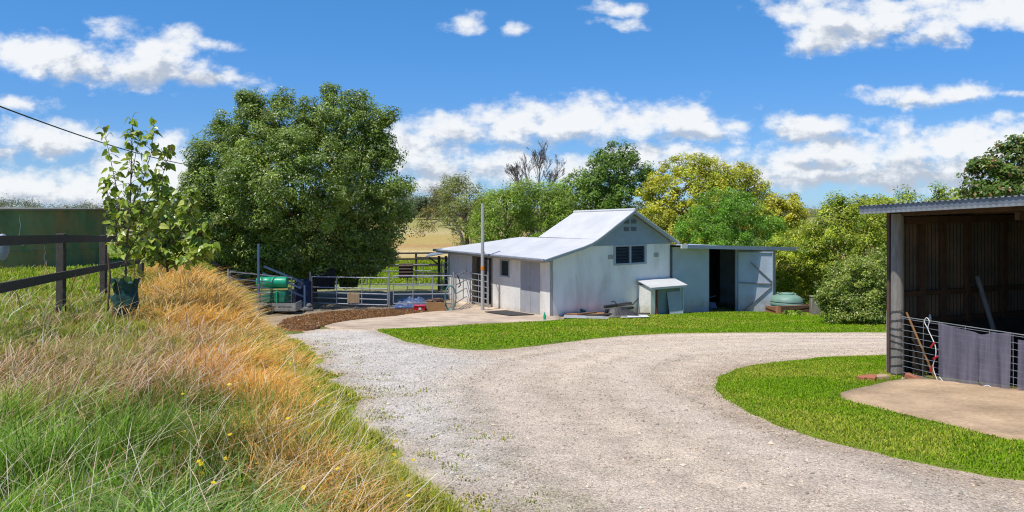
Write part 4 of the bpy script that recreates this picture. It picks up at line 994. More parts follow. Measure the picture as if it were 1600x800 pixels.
# ------------------------------------------------------------------ open shed at the right
SP = Vector((5.37, 10.7, -2.40)); U = Vector((.40, -.92, 0)).normalized(); V_ = Vector((.92, .40, 0)).normalized(); SROT = math.atan2(U.y, U.x)
sh = thing('open_shed', 'open-fronted dark iron shed with corrugated roof edge at the right', 'shed', SP, SROT)
def S(u, v, z): return SP + U * u + V_ * v + Vector((0, 0, z - SP.z))
def sz(z): return z - SP.z
SL, SD = 5.6, 4.6
def roof_z(u, v): return .03 + .05 * (u + .25) + .01 * v
q = MB(); pts = []; n_ = int((SL + .4) / .019)
for i in range(n_ + 1):
    u = -.24 + i * .019; w_ = .009 * math.sin(2 * PI * u / .076); pts.append((u, w_))
P = [(u, -.47, sz(roof_z(u, -.47) + w_)) for u, w_ in pts] + [(u, SD + .3, sz(roof_z(u, SD) + w_)) for u, w_ in pts]
m_ = len(pts); q.add(P, [(i, i + 1, m_ + i + 1, m_ + i) for i in range(m_ - 1)], True); sroof = q.build('roof', GALV, sh)
q = MB(); q.bar((-.25, -.44, sz(roof_z(-.25, 0) - .055)), (SL, -.44, sz(roof_z(SL, 0) - .055)), .02, .095); fa = q.build('fascia', mat('fascia_iron', (.25, .27, .30), (.19, .21, .235), 3, .5, .35, stain=(.12, .12, .12), stain_scale=2), sh)
q = MB(); P = [(u, -.462, sz(roof_z(u, 0) - .088 + .006 * math.sin(2 * PI * u / .076))) for u, w_ in pts] + [(u, -.45, sz(roof_z(u, 0) - .118)) for u, w_ in pts]
q.add(P, [(i, i + 1, m_ + i + 1, m_ + i) for i in range(m_ - 1)]); q.build('wavy_lip', mat('pale_lip', (.58, .60, .63), (.5, .52, .55), 4, .5), fa)  # thin pale wavy strip along the bottom of the fascia
q = MB(); q.bar((-.23, -.44, sz(roof_z(-.23, 0) - .055)), (-.23, SD, sz(roof_z(-.23, SD) - .055)), .02, .09); q.build('end_fascia', GALV, sh)
for v in (.02, 1.5, 3.0):
    q = MB(); q.bar((.0, v, sz(roof_z(0, v) - .10)), (SL, v, sz(roof_z(SL, v) - .10)), .07, .12); q.build('purlin', STUD, sh)
for u in (.05, 1.6, 3.2):
    q = MB(); q.bar((u, .10, sz(roof_z(u, 0) - .22)), (u, SD, sz(roof_z(u, SD) - .22)), .06, .10); q.build('rafter', STUD, sh)
# end wall (far), back wall, near end wall
def iron(name, a, b, z0, z1, m=SHEDIRON):
    q = MB(); a = Vector(a); b = Vector(b); n = int((b - a).length / .019); d = (b - a).normalized(); nn = Vector((-d.y, d.x, 0)); P = []
    for zz in (z0, z1):
        for i in range(n + 1): P.append(a + d * (i * .019) + nn * (.008 * math.sin(i * .019 * 2 * PI / .076)) + Vector((0, 0, zz)))
    q.add(P, [(i, i + 1, n + 2 + i, n + 1 + i) for i in range(n)], True); return q.build(name, m, sh)
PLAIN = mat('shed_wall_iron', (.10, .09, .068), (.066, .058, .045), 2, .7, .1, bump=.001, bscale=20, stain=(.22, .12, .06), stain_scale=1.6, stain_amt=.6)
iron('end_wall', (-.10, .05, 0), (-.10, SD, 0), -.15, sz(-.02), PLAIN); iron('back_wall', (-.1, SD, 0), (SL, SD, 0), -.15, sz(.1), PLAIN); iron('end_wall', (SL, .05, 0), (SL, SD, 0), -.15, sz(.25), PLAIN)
for v in (.55, .98, 1.50, 2.3, 3.1, 3.9):
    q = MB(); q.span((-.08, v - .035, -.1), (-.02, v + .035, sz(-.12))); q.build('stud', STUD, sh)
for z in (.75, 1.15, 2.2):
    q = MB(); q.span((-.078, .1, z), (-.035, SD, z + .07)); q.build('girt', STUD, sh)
q = MB(); q.span((-.02, .3, -.1), (.03, SD, .72)); q.build('dark_filler_board', mat('dark_boards', (.05, .04, .032), (.035, .028, .022), 4, .9), sh)  # dark board added to fill the black foot of the end wall
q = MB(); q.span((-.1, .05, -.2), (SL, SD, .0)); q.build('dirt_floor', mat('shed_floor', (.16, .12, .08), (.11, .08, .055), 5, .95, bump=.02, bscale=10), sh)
q = MB(); q.path([(.0, 0, -.15), (.0, 0, .9), (.0, 0, sz(-.08))], [.088, .085, .08], 14); q.build('post', mat('grey_post_timber', (.30, .28, .25), (.19, .175, .155), 3, .85, bump=.006, bscale=16, stretch=(7, 7, 1), stain=(.15, .12, .1), stain_scale=3), sh)
for k in range(9):      # old fencing wire still twisted round the post
    z_ = .12 + k * .105; q = MB(); q.path([(.093 * math.cos(a_ / 16 * 2 * PI), .093 * math.sin(a_ / 16 * 2 * PI), z_ + .022 * math.sin(a_ / 16 * 2 * PI + k)) for a_ in range(16)], .005, 5, closed=True); q.build('wire_loop', mat('dark_wire', (.06, .05, .045), None, 9), sh)
q = MB(); q.span((-.16, -.02, -.1), (-.115, .10, sz(-.06))); q.build('corner_board', mat('red_brown_board', (.15, .075, .055), (.10, .055, .045), 5, .8), sh)
q = MB(); q.span((-.20, .02, -.1), (-.162, .06, .95)); q.build('corner_batten', mat('pale_batten', (.42, .40, .38), None, 5), sh)
# weld-mesh gate across the front
def fz(u): return -2.42 + .0 * u
mg = thing('mesh_gate', 'welded wire mesh panel closing the front of the open shed', 'mesh panel', SP, SROT)
q = MB()
for k in range(11):
    z = .05 + k * .083
    q.path([(.10, -.03, z + .006 * math.sin(k)), (1.2, -.035, z - .008), (2.9, -.03, z)], .0035, 5)
wv_ = q.build('line_wires', WIRE, mg)
q = MB()
for k in range(10): u = .12 + k * .305; q.path([(u, -.036, .03), (u + .012 * math.sin(k * 2), -.036, .90)], .0035, 5)
q.build('stay_wires', WIRE, mg)
q = MB(); q.path([(.10, -.03, .90), (2.9, -.03, .90)], .006, 6); q.build('top_wire', WIRE, mg)
# shade cloth: hung over the mesh
sc_ = MB(); nu, nv = 64, 20; P = []; rr = random.Random(12)
FOLDS = [(.05, .05, .030), (.17, .07, .045), (.33, .05, .025), (.47, .09, .050), (.63, .05, .060), (.74, .06, .030), (.88, .05, .050), (.97, .03, .02)]
for i in range(nu + 1):
    t_ = i / nu; u = .67 + .96 * t_
    for j in range(nv + 1):
        f_ = j / nv; top = .905 - .05 * math.sin(t_ * PI) - .025 * math.exp(-((t_ - .62) / .08) ** 2); bot = .09 + .17 * math.exp(-((t_ - .63) / .09) ** 2) + .06 * math.exp(-((t_ - 1.0) / .10) ** 2) + .03 * t_
        fo = sum(a_ * math.exp(-((t_ - c_ - .05 * (f_ - .4) * math.sin(c_ * 23)) / w_) ** 2) for c_, w_, a_ in FOLDS) * (.25 + .9 * f_) + .012 * (float(fbm(t_ * 9, f_ * 5, 401, 3)) - .5)
        P.append((u + .02 * f_ * math.sin(t_ * 17), -.048 - max(fo, -.004), top + (bot - top) * f_))
sc_.add(P, [(i * (nv + 1) + j, i * (nv + 1) + j + 1, (i + 1) * (nv + 1) + j + 1, (i + 1) * (nv + 1) + j) for i in range(nu) for j in range(nv)], True)
q2 = MB(); q2.v = [world_mat(sh) @ p for p in sc_.v]; q2.f = sc_.f; q2.smooth = sc_.smooth
# open weave: the wires behind show through
_t = NT(CLOTH.node_tree); _tr = _t.n('ShaderNodeBsdfTransparent'); _mx = _t.n('ShaderNodeMixShader', Fac=.38)
_t.nt.links.new(CLOTH.node_tree.nodes['Principled BSDF'].outputs[0], _mx.inputs[1]); _t.nt.links.new(_tr.outputs[0], _mx.inputs[2]); _t.nt.links.new(_mx.outputs[0], CLOTH.node_tree.nodes['Material Output'].inputs[0])
tag(q2.build('shade_cloth', CLOTH), 'purplish grey shade cloth hanging wrinkled over the wire mesh', 'shade cloth')
q3 = MB(); P = []
for i in range(21):
    u = 1.71 + 1.0 * i / 20
    for j in range(7): f_ = j / 6; P.append(world_mat(sh) @ Vector((u, -.055 - .02 * math.sin(i * .8 + f_) * f_, .84 - .66 * f_)))
q3.add(P, [(i * 7 + j, i * 7 + j + 1, (i + 1) * 7 + j + 1, (i + 1) * 7 + j) for i in range(20) for j in range(6)], True); tag(q3.build('shade_cloth', CLOTH), 'second shade cloth on the mesh, cut off by the right edge', 'shade cloth')
# electric fence cords with red handles
def SW(u, v, z): return world_mat(sh) @ Vector((u, v, z))
def cord(label, pts, handles):
    th = thing('gate_cord', label, 'cord', SW(*pts[0]), 0, 'white cords with red handles on the mesh')
    P = [SW(*p) for p in pts]; C = []
    for i in range(len(P) - 1):
        p0, p1, p2, p3 = P[max(i - 1, 0)], P[i], P[i + 1], P[min(i + 2, len(P) - 1)]
        for k in range(6):
            t_ = k / 6; C.append(.5 * ((2 * p1) + (p2 - p0) * t_ + (2 * p0 - 5 * p1 + 4 * p2 - p3) * t_ * t_ + (3 * p1 - p0 - 3 * p2 + p3) * t_ ** 3))
    C.append(P[-1]); q = MB(); q.path(C, .006, 6); q.build('cord', CORD, th, True)
    for (p, d) in handles:
        p = Vector(p); d = Vector(d); q = MB(); q.path([SW(*(p - d * .05)), SW(*(p - d * .035)), SW(*(p + d * .035)), SW(*(p + d * .05))], [.007, .012, .012, .007], 8); q.build('handle', RED, th, True)
cord('white cord looped at its top down the left edge of the cloth', [(0.520, -.06, .80), (0.470, -.06, .88), (0.500, -.06, .94), (0.550, -.07, .90), (0.530, -.07, .80), (0.590, -.08, .70), (0.650, -.09, .60), (0.670, -.10, .50), (0.640, -.09, .40), (0.620, -.09, .30), (0.690, -.10, .15)], [((0.620, -.10, .60), (.6, 0, .8)), ((0.600, -.10, .28), (.3, 0, .9)), ((0.660, -.10, .44), (.7, 0, .5))])
cord('white cord drooping under the middle of the shade cloth', [(.72, -.10, .2), (.9, -.12, .06), (1.05, -.14, .03), (1.2, -.13, .05), (1.32, -.12, .2), (1.4, -.1, .22), (1.5, -.12, .1), (1.54, -.12, .02)], [((1.08, -.15, .04), (.9, 0, -.2)), ((1.24, -.15, .03), (1, 0, .1)), ((1.55, -.13, .03), (.3, 0, .9))])
cord('white cord crossing near the right corner of the shade cloth', [(1.72, -.10, .24), (1.62, -.12, .16), (1.5, -.13, .02), (1.46, -.13, -.0)], [((1.74, -.11, .22), (.6, 0, .6))])
cord('white cord hanging between the two shade cloths', [(1.83, -.08, .80), (1.86, -.08, .62), (1.82, -.08, .45), (1.84, -.09, .3)], [((1.84, -.09, .66), (.2, 0, 1))])
cord('pale cord lying in a loop on the slab by the post', [(.20, -.08, .10), (.14, -.16, .02), (.25, -.26, .01), (.5, -.28, .01), (.75, -.24, .01), (.95, -.18, .02), (.9, -.12, .06)], [((.45, -.1, .06), (1, 0, 0)), ((.9, -.26, .02), (1, 0, 0))])
# poles leaning inside
q = MB(); q.tube(S(.35, 1.45, -1.05), S(.25, 2.0, -2.38), .035, 8); 
q = MB(); a, b = S(.12, 1.48, -1.0), S(.62, 1.42, -2.38); q.tube(a, b, .033, 8); tag(q.build('leaning_pole', mat('dim_pole', (.20, .19, .18), (.14, .13, .12), 5, .8)), 'long pale pole leaning inside the dark shed', 'pole')
q = MB(); a, b = S(.06, .10, -1.45), S(.42, .25, -2.38); q.tube(a, b, .015, 8); tag(q.build('leaning_stick', mat('ochre_stick', (.36, .19, .07), None, 6)), 'thin ochre stick leaning behind the mesh beside the post', 'stick')
q = MB(); a = S(.02, .62, -1.62); q.lathe(a, [(.018, 0), (.022, .06), (.012, .09), (.012, .11)], 10); tag(q.build('white_bottle', WHITEP), 'tiny white bottle on the girt inside the shed', 'bottle')
crumple('dark_filler_heap', 'dark plastic heap added to fill the black lower shed interior', 'cover', [S(.35, .6, 0), S(2.6, .6, 0), S(2.6, 3.6, 0), S(.35, 3.6, 0)], .55, BLACKP, 18, 6)  # heap added so the lower interior reads dark
# bricks and rock at the post
for i, (px, py, rot, lab) in enumerate([(1352, 597, .5, 'leftmost loose red brick on the lawn by the shed post'), (1374, 596, .1, 'paler loose brick nearest the shed post'), (1362, 597, 1.0, 'middle loose red brick lying flat by the shed post')]):
    a = at(px, py); q = MB(); q.box(a + Vector((0, 0, .045)), (.23, .11, .075), Matrix.Rotation(rot, 3, 'Z')); tag(q.build('loose_brick', BRICKL if i != 1 else ROCK, bevel=.008), lab, 'brick', 'loose bricks by the shed post')
a = SW(.28, -.02, .06); q = MB(); q.box(a + Vector((0, 0, .03)), (.22, .1, .07), Matrix.Rotation(-.9, 3, 'Z') @ Matrix.Rotation(.2, 3, 'Y')); tag(q.build('loose_brick', BRICKL, bevel=.008), 'red brick tilted behind the mesh by the shed post', 'brick')
q = MB(); a = SW(.0, -.16, .0); rr = random.Random(2); P = []
for zz, k_ in ((-.03, 1.05), (.05, 1.0), (.085, .72)):
    for i in range(10): th_ = i / 10 * 2 * PI; P.append(a + Vector((.23 * k_ * math.cos(th_) * (1 + rr.uniform(-.2, .2)), .13 * k_ * math.sin(th_) * (1 + rr.uniform(-.2, .2)), zz + rr.uniform(-.01, .01))))
q.add(P, [(r_ * 10 + i, r_ * 10 + (i + 1) % 10, (r_ + 1) * 10 + (i + 1) % 10, (r_ + 1) * 10 + i) for r_ in range(2) for i in range(10)] + [tuple(20 + i for i in range(10))]); tag(q.build('footing_stone', ROCK, bevel=.01), 'flat tan stone at the foot of the shed post', 'stone')
# overhead cable
q = MB(); A, B = Vector((-14.5, 19.0, 3.0)), Vector((-20, 60, 1.6)); pts = []
A = pz(-60, 143, 17); B = pz(330, 262, 44)
for k in range(25): f_ = k / 24; p = A.lerp(B, f_); p.z -= .9 * 4 * f_ * (1 - f_) * .35; pts.append(p)
q.path(pts, .020, 6); tag(q.build('overhead_cable', CABLE), 'thin black overhead cable sagging across the sky at the left', 'cable')
# ------------------------------------------------------------------ trees and shrubs
LEAF = leaf_mat('leaf', .34, .34, .38)
GRASS = leaf_mat('grass_blade', .34, .6, .06)

def unit(v): return v / np.maximum(np.linalg.norm(v, axis=-1, keepdims=True), 1e-9)

def leaves(name, P, outw, size, C, parent, rng, m=LEAF, aspect=.45, droop=.3, fold=.25, out_bias=.9):
    """one rhombic folded leaf per point: P (n,3), outw (n,3) outward direction, size (n,), C (n,3)"""
    n = len(P)
    nrm = unit(outw * out_bias + np.array([-.12, -.12, .85]) + rng.normal(0, .62, (n, 3)))
    d = rng.normal(0, 1, (n, 3)) + outw * .6; d[:, 2] -= droop
    d = unit(d - nrm * (d * nrm).sum(1, keepdims=True)); s = np.cross(nrm, d)
    L = size[:, None]; Wd = L * aspect * rng.uniform(.8, 1.2, (n, 1))
    V = np.stack([P - d * L * .5, P + s * Wd * .5 + nrm * L * fold * .3 - d * L * .05, P + d * L * .5, P - s * Wd * .5 + nrm * L * fold * .3 - d * L * .05], 1)
    F = np.arange(n * 4).reshape(n, 4)
    return np_mesh(name, V.reshape(-1, 3), F, np.repeat(C, 4, 0), m, parent)

def crown_points(ells, n_cl, per, rng, cl_r, shell=.72, low=.25):
    """clusters spread through the outer part of a union of ellipsoids [(centre, radii)], per leaves in each"""
    vol = np.array([r[0] * r[1] * r[2] for c, r in ells]) ** (2 / 3); vol /= vol.sum()
    out_c, out_d = [], []
    Cc = np.array([c for c, r in ells]); Rr = np.array([r for c, r in ells])
    while len(out_c) < n_cl:
        i = rng.choice(len(ells), p=vol); d = unit(rng.normal(0, 1, 3))
        if d[2] < -.35 and rng.uniform() > low: continue
        k = shell + (1.06 - shell) * rng.uniform() ** .7 if rng.uniform() < .82 else rng.uniform(.3, shell)
        p = Cc[i] + Rr[i] * d * k
        q = (((p - Cc) / Rr) ** 2).sum(1); q[i] = 9
        if q.min() < .42: continue
        out_c.append(p); out_d.append(unit(d / Rr[i]))
    c = np.array(out_c); dd = np.array(out_d)
    r = cl_r * rng.uniform(.6, 1.35, (n_cl, 1))
    nl = rng.poisson(per, n_cl); idx = np.repeat(np.arange(n_cl), nl)
    off = unit(rng.normal(0, 1, (len(idx), 3))) * rng.uniform(.25, 1, (len(idx), 1)) ** .6 * r[idx] * np.array([1, 1, .72])
    P = c[idx] + off
    return P, unit(off / r[idx] + dd[idx] * .9), idx, c, dd

def leaf_colours(idx, n_cl, dd, cols, rng, var=.22):
    cols = np.array(cols); a = rng.uniform(0, 1, n_cl); 
    base = cols[0] * (1 - a[:, None]) + cols[1] * a[:, None]
    base = base * rng.uniform(1 - var, 1 + var, (n_cl, 1))
    C = base[idx] * rng.uniform(.72, 1.28, (len(idx), 1))
    if len(cols) > 2:
        k = rng.uniform(0, 1, len(idx)) < .12; C[k] = cols[2] * rng.uniform(.8, 1.2, (k.sum(), 1))
    return C

def branches(root, trunk_pts, targets, r0, m, rng, n_lim=10, name='trunk'):
    q = MB(); T = [Vector(p) for p in trunk_pts]; n = len(T)
    q.path(T, [r0 * (1 - .55 * i / (n - 1)) for i in range(n)], 9)
    pick = targets if len(targets) <= n_lim else targets[rng.choice(len(targets), n_lim, replace=False)]
    for c in pick:
        c = Vector(c); k = rng.uniform(.35, 1.0); i = min(int(k * (n - 1)), n - 2); a = T[i].lerp(T[i + 1], k * (n - 1) - i)
        mid = a.lerp(c, .5) + Vector(rng.normal(0, .12, 3)) * (c - a).length * .5; mid.z += .08 * (c - a).length
        r_ = r0 * (.5 - .25 * k); q.path([a, a.lerp(mid, .5) + Vector((0, 0, .03)), mid, mid.lerp(c, .6), c], [r_, r_ * .8, r_ * .55, r_ * .35, r_ * .15], 6)
    return q.build(name, m, root, True)

def px_ell(lst, d, spread=0.0, rng=None, zr=None):
    """crown lobes measured as (x, y, rx, ry[, depth offset]) on the photograph, stood at distance d"""
    out = []
    for e in lst:
        dd = d + (e[4] if len(e) > 4 else 0); c = pz(e[0], e[1], dd); rx, rz_ = e[2] / FPX * dd, e[3] / FPX * dd
        out.append((np.array(c), np.array([rx, min(max(rx, rz_ * .8), zr or 9), rz_])))
    return out

def tree(name, label, cat, d, lobes_, cols, n_cl, per, cl_r, leaf, base_px, seed, bark=BARK, r0=.12, group=None, trunk_px=None, part='crown', low=.25, shell=.72, aspect=.45, nlim=10, trunk=True, out_bias=.9):
    rng = np.random.default_rng(seed); E = px_ell(lobes_, d)
    b = pz(base_px, 400, d); b.z = hz(b.x, b.y)
    root = thing(name, label, cat, b, 0, group)
    P, o, idx, c, dd = crown_points(E, n_cl, per, rng, cl_r, shell, low)
    k = P[:, 2] > height(P[:, 0], P[:, 1]) + .03; P, o, idx = P[k], o[k], idx[k]
    C = leaf_colours(idx, n_cl, dd, cols, rng, .38)
    leaves(part, P, o, leaf * rng.uniform(.7, 1.3, len(P)), C, root, rng, aspect=aspect, out_bias=out_bias)
    if trunk:
        top = np.mean([e[0] for e in E], 0); tp = trunk_px or None
        T = [b - Vector((0, 0, .2)), b.lerp(Vector(top), .35) + Vector(rng.normal(0, .1, 3)), b.lerp(Vector(top), .7) + Vector(rng.normal(0, .15, 3)), Vector(top)]
        if tp: T = [b - Vector((0, 0, .2))] + [pz(x, y, d) for x, y in tp]
        branches(root, T, c, r0, bark, rng, nlim)
    return root

# the big shade tree over the yard
DG = [(.15, .24, .032), (.28, .37, .062), (.46, .50, .27)]
tree('shade_tree', 'big rounded dark green shade tree hanging over the steel yard gate', 'tree', 31.5,
     [(468 + (e[0] - 468) * .97, 300 + (e[1] - 300) * (.92 if e[1] < 300 else 1), e[2] * .96, e[3] * .94, *e[4:]) for e in [(430, 215, 72, 76, .3), (541, 200, 66, 66, .6), (352, 268, 60, 76, .4), (462, 285, 108, 92, -1.3), (585, 295, 57, 84, .2), (372, 335, 66, 56, .4), (482, 375, 105, 56, .9), (573, 365, 62, 52, .6), (322, 300, 34, 60, .2), (415, 388, 42, 52, .9), (540, 400, 70, 32, 1.0), (598, 215, 16, 38, .3), (390, 165, 20, 30, .3), (455, 405, 76, 34, 1.1), (515, 410, 76, 32, 1.2), (575, 395, 44, 38, 1.0), (350, 385, 40, 34, .8), (345, 182, 14, 20), (385, 142, 12, 14), (440, 142, 14, 12), (520, 132, 16, 10), (562, 147, 12, 14), (608, 170, 12, 12), (615, 250, 12, 16), (640, 292, 12, 14), (641, 335, 10, 16), (302, 240, 16, 20), (294, 290, 12, 20), (480, 155, 12, 10)]],
     DG, 2000, 135, .40, .115, 488, 1, r0=.26, nlim=12, low=.85, shell=.62, trunk_px=[(486, 440), (480, 380), (470, 320)])
# young sapling with large leaves and a green bag at its foot
rng = np.random.default_rng(5)
def big_leaf_plant(name, label, base, stems, n, leaf, cols, seed, rstem=.014, cat='sapling', spread=.16):
    rng = np.random.default_rng(seed); root = thing(name, label, cat, base)
    q = MB(); P = []; O = []
    for (pts, r_, cnt) in stems:
        pts = [Vector(p) for p in pts]; q.path(pts, [r_ * (1 - .75 * i / (len(pts) - 1)) for i in range(len(pts))], 7)
        for k in range(cnt):
            f_ = rng.uniform(.12, 1.02) * (len(pts) - 1); i = min(int(f_), len(pts) - 2); a = pts[i].lerp(pts[i + 1], f_ - i)
            az = rng.uniform(0, 2 * PI); rr_ = rng.uniform(.3, 1) * spread * (1.25 - .8 * f_ / (len(pts) - 1))
            e = a + Vector((math.cos(az) * rr_, math.sin(az) * rr_, rng.uniform(-.02, .09)))
            q.path([a, a.lerp(e, .5) + Vector((0, 0, .02)), e], [.0035, .003, .002], 4)
            P.append(e); O.append((math.cos(az), math.sin(az), .3))
    q.build('stem', BARK, root, True)
    P = np.array([tuple(p) for p in P]); O = unit(np.array(O)); n = len(P)
    size = leaf * rng.uniform(.6, 1.25, n)
    # heart shaped leaf of six corners, hanging from its stalk
    nrm = unit(O * .8 + np.array([0, 0, .5]) + rng.normal(0, .45, (n, 3))); d = O * .5 + rng.normal(0, .35, (n, 3)); d[:, 2] -= .75
    d = unit(d - nrm * (d * nrm).sum(1, keepdims=True)); s = np.cross(nrm, d); Lq = size[:, None]
    prof = [(0, 0, 0), (-.06, .26, .04), (.22, .42, .07), (.62, .26, .04), (1.05, 0, -.06), (.62, -.26, .04), (.22, -.42, .07), (-.06, -.26, .04)]
    V = np.stack([P + d * Lq * a + s * Lq * b + nrm * Lq * c for a, b, c in prof], 1)
    cen = P + d * Lq * .35
    F = np.array([(0, 1, 2), (0, 2, 3), (0, 3, 4), (0, 4, 5), (0, 5, 6), (0, 6, 7)]); F = (np.arange(n)[:, None, None] * 8 + F[None]).reshape(-1, 3)
    C = np.array(cols)[rng.integers(0, len(cols), n)] * rng.uniform(.7, 1.3, (n, 1))
    np_mesh('foliage', V.reshape(-1, 3), F, np.repeat(C, 8, 0), LEAF, root)
    return root
D1 = 10.6
sb_ = pz(196, 488, D1); sb_.z = hz(sb_.x, sb_.y)
Sx = lambda *l: [pz(x, y, D1 + dd) for x, y, dd in l]
LG = [(.27, .38, .04), (.36, .46, .07), (.20, .30, .035), (.42, .45, .10)]
big_leaf_plant('sapling', 'tall young sapling with large pale green leaves rising from the green bag', sb_,
    [(Sx((196, 480, 0), (197, 400, 0), (203, 330, 0), (205, 265, 0), (207, 190, 0)), .017, 125), (Sx((199, 380, 0), (188, 320, .1), (175, 260, .1), (163, 205, .1)), .009, 55),
     (Sx((203, 330, 0), (222, 285, -.1), (236, 240, -.1), (241, 192, -.1)), .009, 44), (Sx((200, 360, 0), (228, 320, .1), (252, 280, .1), (266, 235, .1)), .009, 80), (Sx((198, 400, 0), (214, 370, .1), (240, 340, .1), (262, 300, .1)), .009, 95),
     (Sx((197, 410, 0), (180, 360, .1), (170, 315, .1), (166, 285, .1)), .007, 70), (Sx((205, 280, 0), (214, 230, 0), (222, 205, 0)), .006, 14)], 0, .104, LG, 3, spread=.15)
D2 = 12.6
b2 = pz(262, 430, D2); b2.z = hz(b2.x, b2.y)
S2 = lambda *l: [pz(x, y, D2 + dd) for x, y, dd in l]
big_leaf_plant('sapling', 'lower bushy sapling with pale green leaves between bagged sapling and shade tree', b2,
    [(S2((262, 425, 0), (258, 380, 0), (250, 330, 0), (248, 275, 0)), .018, 190), (S2((262, 410, 0), (280, 370, .2), (296, 330, .1), (300, 300, 0)), .011, 150), (S2((262, 415, 0), (240, 385, -.2), (228, 350, -.2), (220, 315, -.2)), .011, 130), (S2((263, 420, 0), (290, 395, .1), (312, 370, .1), (322, 350, .1)), .010, 190), (S2((262, 420, 0), (236, 400, .1), (216, 390, .1), (205, 375, .1)), .010, 100), (S2((262, 420, 0), (270, 380, .4), (275, 340, .5), (272, 305, .5)), .010, 130), (S2((263, 420, 0), (295, 405, -.2), (322, 395, -.3), (330, 388, -.3)), .009, 130)], 0, .125, LG, 4, spread=.22)
q = MB(); rr = random.Random(4); P = []; ns = 18; a = sb_
for zz, k_ in ((0, .62), (.12, 1.0), (.24, 1.05), (.36, .85), (.42, 1.0), (.47, 1.12), (.44, .8), (.34, .45)):
    for i in range(ns): th_ = i / ns * 2 * PI; P.append(a + Vector((.155 * k_ * math.cos(th_) * (1 + rr.uniform(-.3, .3)), .15 * k_ * math.sin(th_) * (1 + rr.uniform(-.22, .22)), .02 + zz * 1.05 + rr.uniform(-.07, .07))))
q.add(P, [(r_ * ns + i, r_ * ns + (i + 1) % ns, (r_ + 1) * ns + (i + 1) % ns, (r_ + 1) * ns + i) for r_ in range(7) for i in range(ns)]); tag(q.build('tree_bag', BAGM), 'crumpled dark green cloth bag around the foot of the sapling', 'tree bag')
q = MB(); q.path([pz(168, 470, 10.4) - Vector((0, 0, .15)), pz(172, 430, 10.4), pz(168, 395, 10.4)], [.016, .014, .010], 6); tag(q.build('garden_stake', BROWNT), 'thin brown stake standing between fence post and sapling', 'stake')

# trees behind the stable, left to right
GG = 'trees behind the stable'
tree('gum_tree', 'thin straggly gum with leaning bare limbs at the left of the stable roof', 'tree', 62, [(672, 338, 20, 18), (690, 325, 16, 14), (664, 362, 12, 12), (705, 300, 30, 24), (700, 345, 14, 18)], [(.16, .19, .05), (.24, .22, .07), (.38, .25, .06)], 60, 60, .62, .20, 728, 21, bark=PALEBARK, r0=.16, group=GG, trunk_px=[(722, 372), (712, 345), (705, 310)], nlim=12, aspect=.3)
tree('gum_tree', 'tall grey green gum behind the left end of the stable roof', 'tree', 58, [(722, 318, 34, 42), (735, 350, 34, 36), (712, 300, 22, 22), (742, 380, 30, 24)], [(.22, .27, .075), (.30, .34, .10), (.38, .40, .17)], 130, 75, .62, .19, 728, 22, r0=.2, group=GG, trunk_px=[(730, 380), (728, 350), (724, 318)], nlim=14, aspect=.3)
tree('willow_tree', 'round light green bushy tree behind the pole and stable roof', 'tree', 50, [(792, 335, 42, 46), (778, 365, 42, 40), (815, 312, 34, 28), (765, 330, 22, 28)], [(.25, .37, .04), (.36, .47, .075)], 210, 85, .55, .17, 790, 23, r0=.16, group=GG, aspect=.32)
tree('willow_tree', 'light green bushy tree behind the middle of the stable roof', 'tree', 51, [(850, 330, 40, 40), (838, 360, 50, 40), (872, 350, 40, 44), (862, 310, 26, 24)], [(.23, .35, .04), (.33, .44, .075)], 220, 85, .55, .17, 852, 24, r0=.16, group=GG, aspect=.32)
tree('broadleaf_tree', 'mid green rounded tree left of the tallest tree', 'tree', 54, [(905, 300, 32, 36), (890, 330, 34, 36), (918, 325, 32, 40), (905, 352, 50, 30)], [(.17, .28, .035), (.27, .38, .065)], 200, 85, .55, .18, 905, 25, r0=.16, group=GG)
tree('broadleaf_tree', 'tallest dark green tree, its head standing above the stable ridge', 'tree', 52, [(962, 250, 34, 28), (950, 275, 34, 30), (978, 282, 30, 34), (960, 315, 44, 36), (1000, 300, 26, 26), (935, 295, 20, 22), (1010, 268, 14, 12)], [(.13, .23, .03), (.21, .32, .055)], 250, 80, .50, .18, 965, 26, r0=.2, group=GG, nlim=16)
tree('golden_tree', 'large dome of yellow green foliage right of the stable gable', 'tree', 46, [(1068, 288, 52, 46), (1035, 320, 34, 44), (1105, 285, 44, 38), (1140, 295, 44, 42), (1172, 310, 28, 36), (1050, 345, 46, 34), (1095, 320, 60, 48, -.5), (1130, 345, 60, 40), (1062, 375, 50, 30), (1100, 380, 50, 24), (1025, 350, 30, 36)], [(.60, .56, .045), (.34, .42, .045), (.72, .62, .06)], 560, 100, .48, .15, 1085, 27, r0=.2, group=GG, nlim=18)
tree('golden_tree', 'smaller yellow green tree at the right end of the golden dome', 'tree', 45, [(1226, 328, 28, 26), (1205, 340, 30, 30), (1240, 345, 16, 20), (1215, 365, 40, 28)], [(.58, .52, .045), (.34, .40, .045), (.7, .58, .06)], 150, 85, .42, .15, 1215, 28, r0=.12, group=GG)
tree('feathery_tree', 'bright green feathery tree in front of the golden dome', 'tree', 42, [(1150, 345, 46, 34), (1120, 325, 34, 30), (1180, 365, 50, 30), (1100, 360, 44, 30), (1150, 320, 26, 22), (1130, 382, 60, 24), (1195, 388, 54, 24)], [(.18, .36, .035), (.26, .44, .06)], 330, 95, .42, .17, 1150, 29, r0=.12, group=GG, aspect=.22)
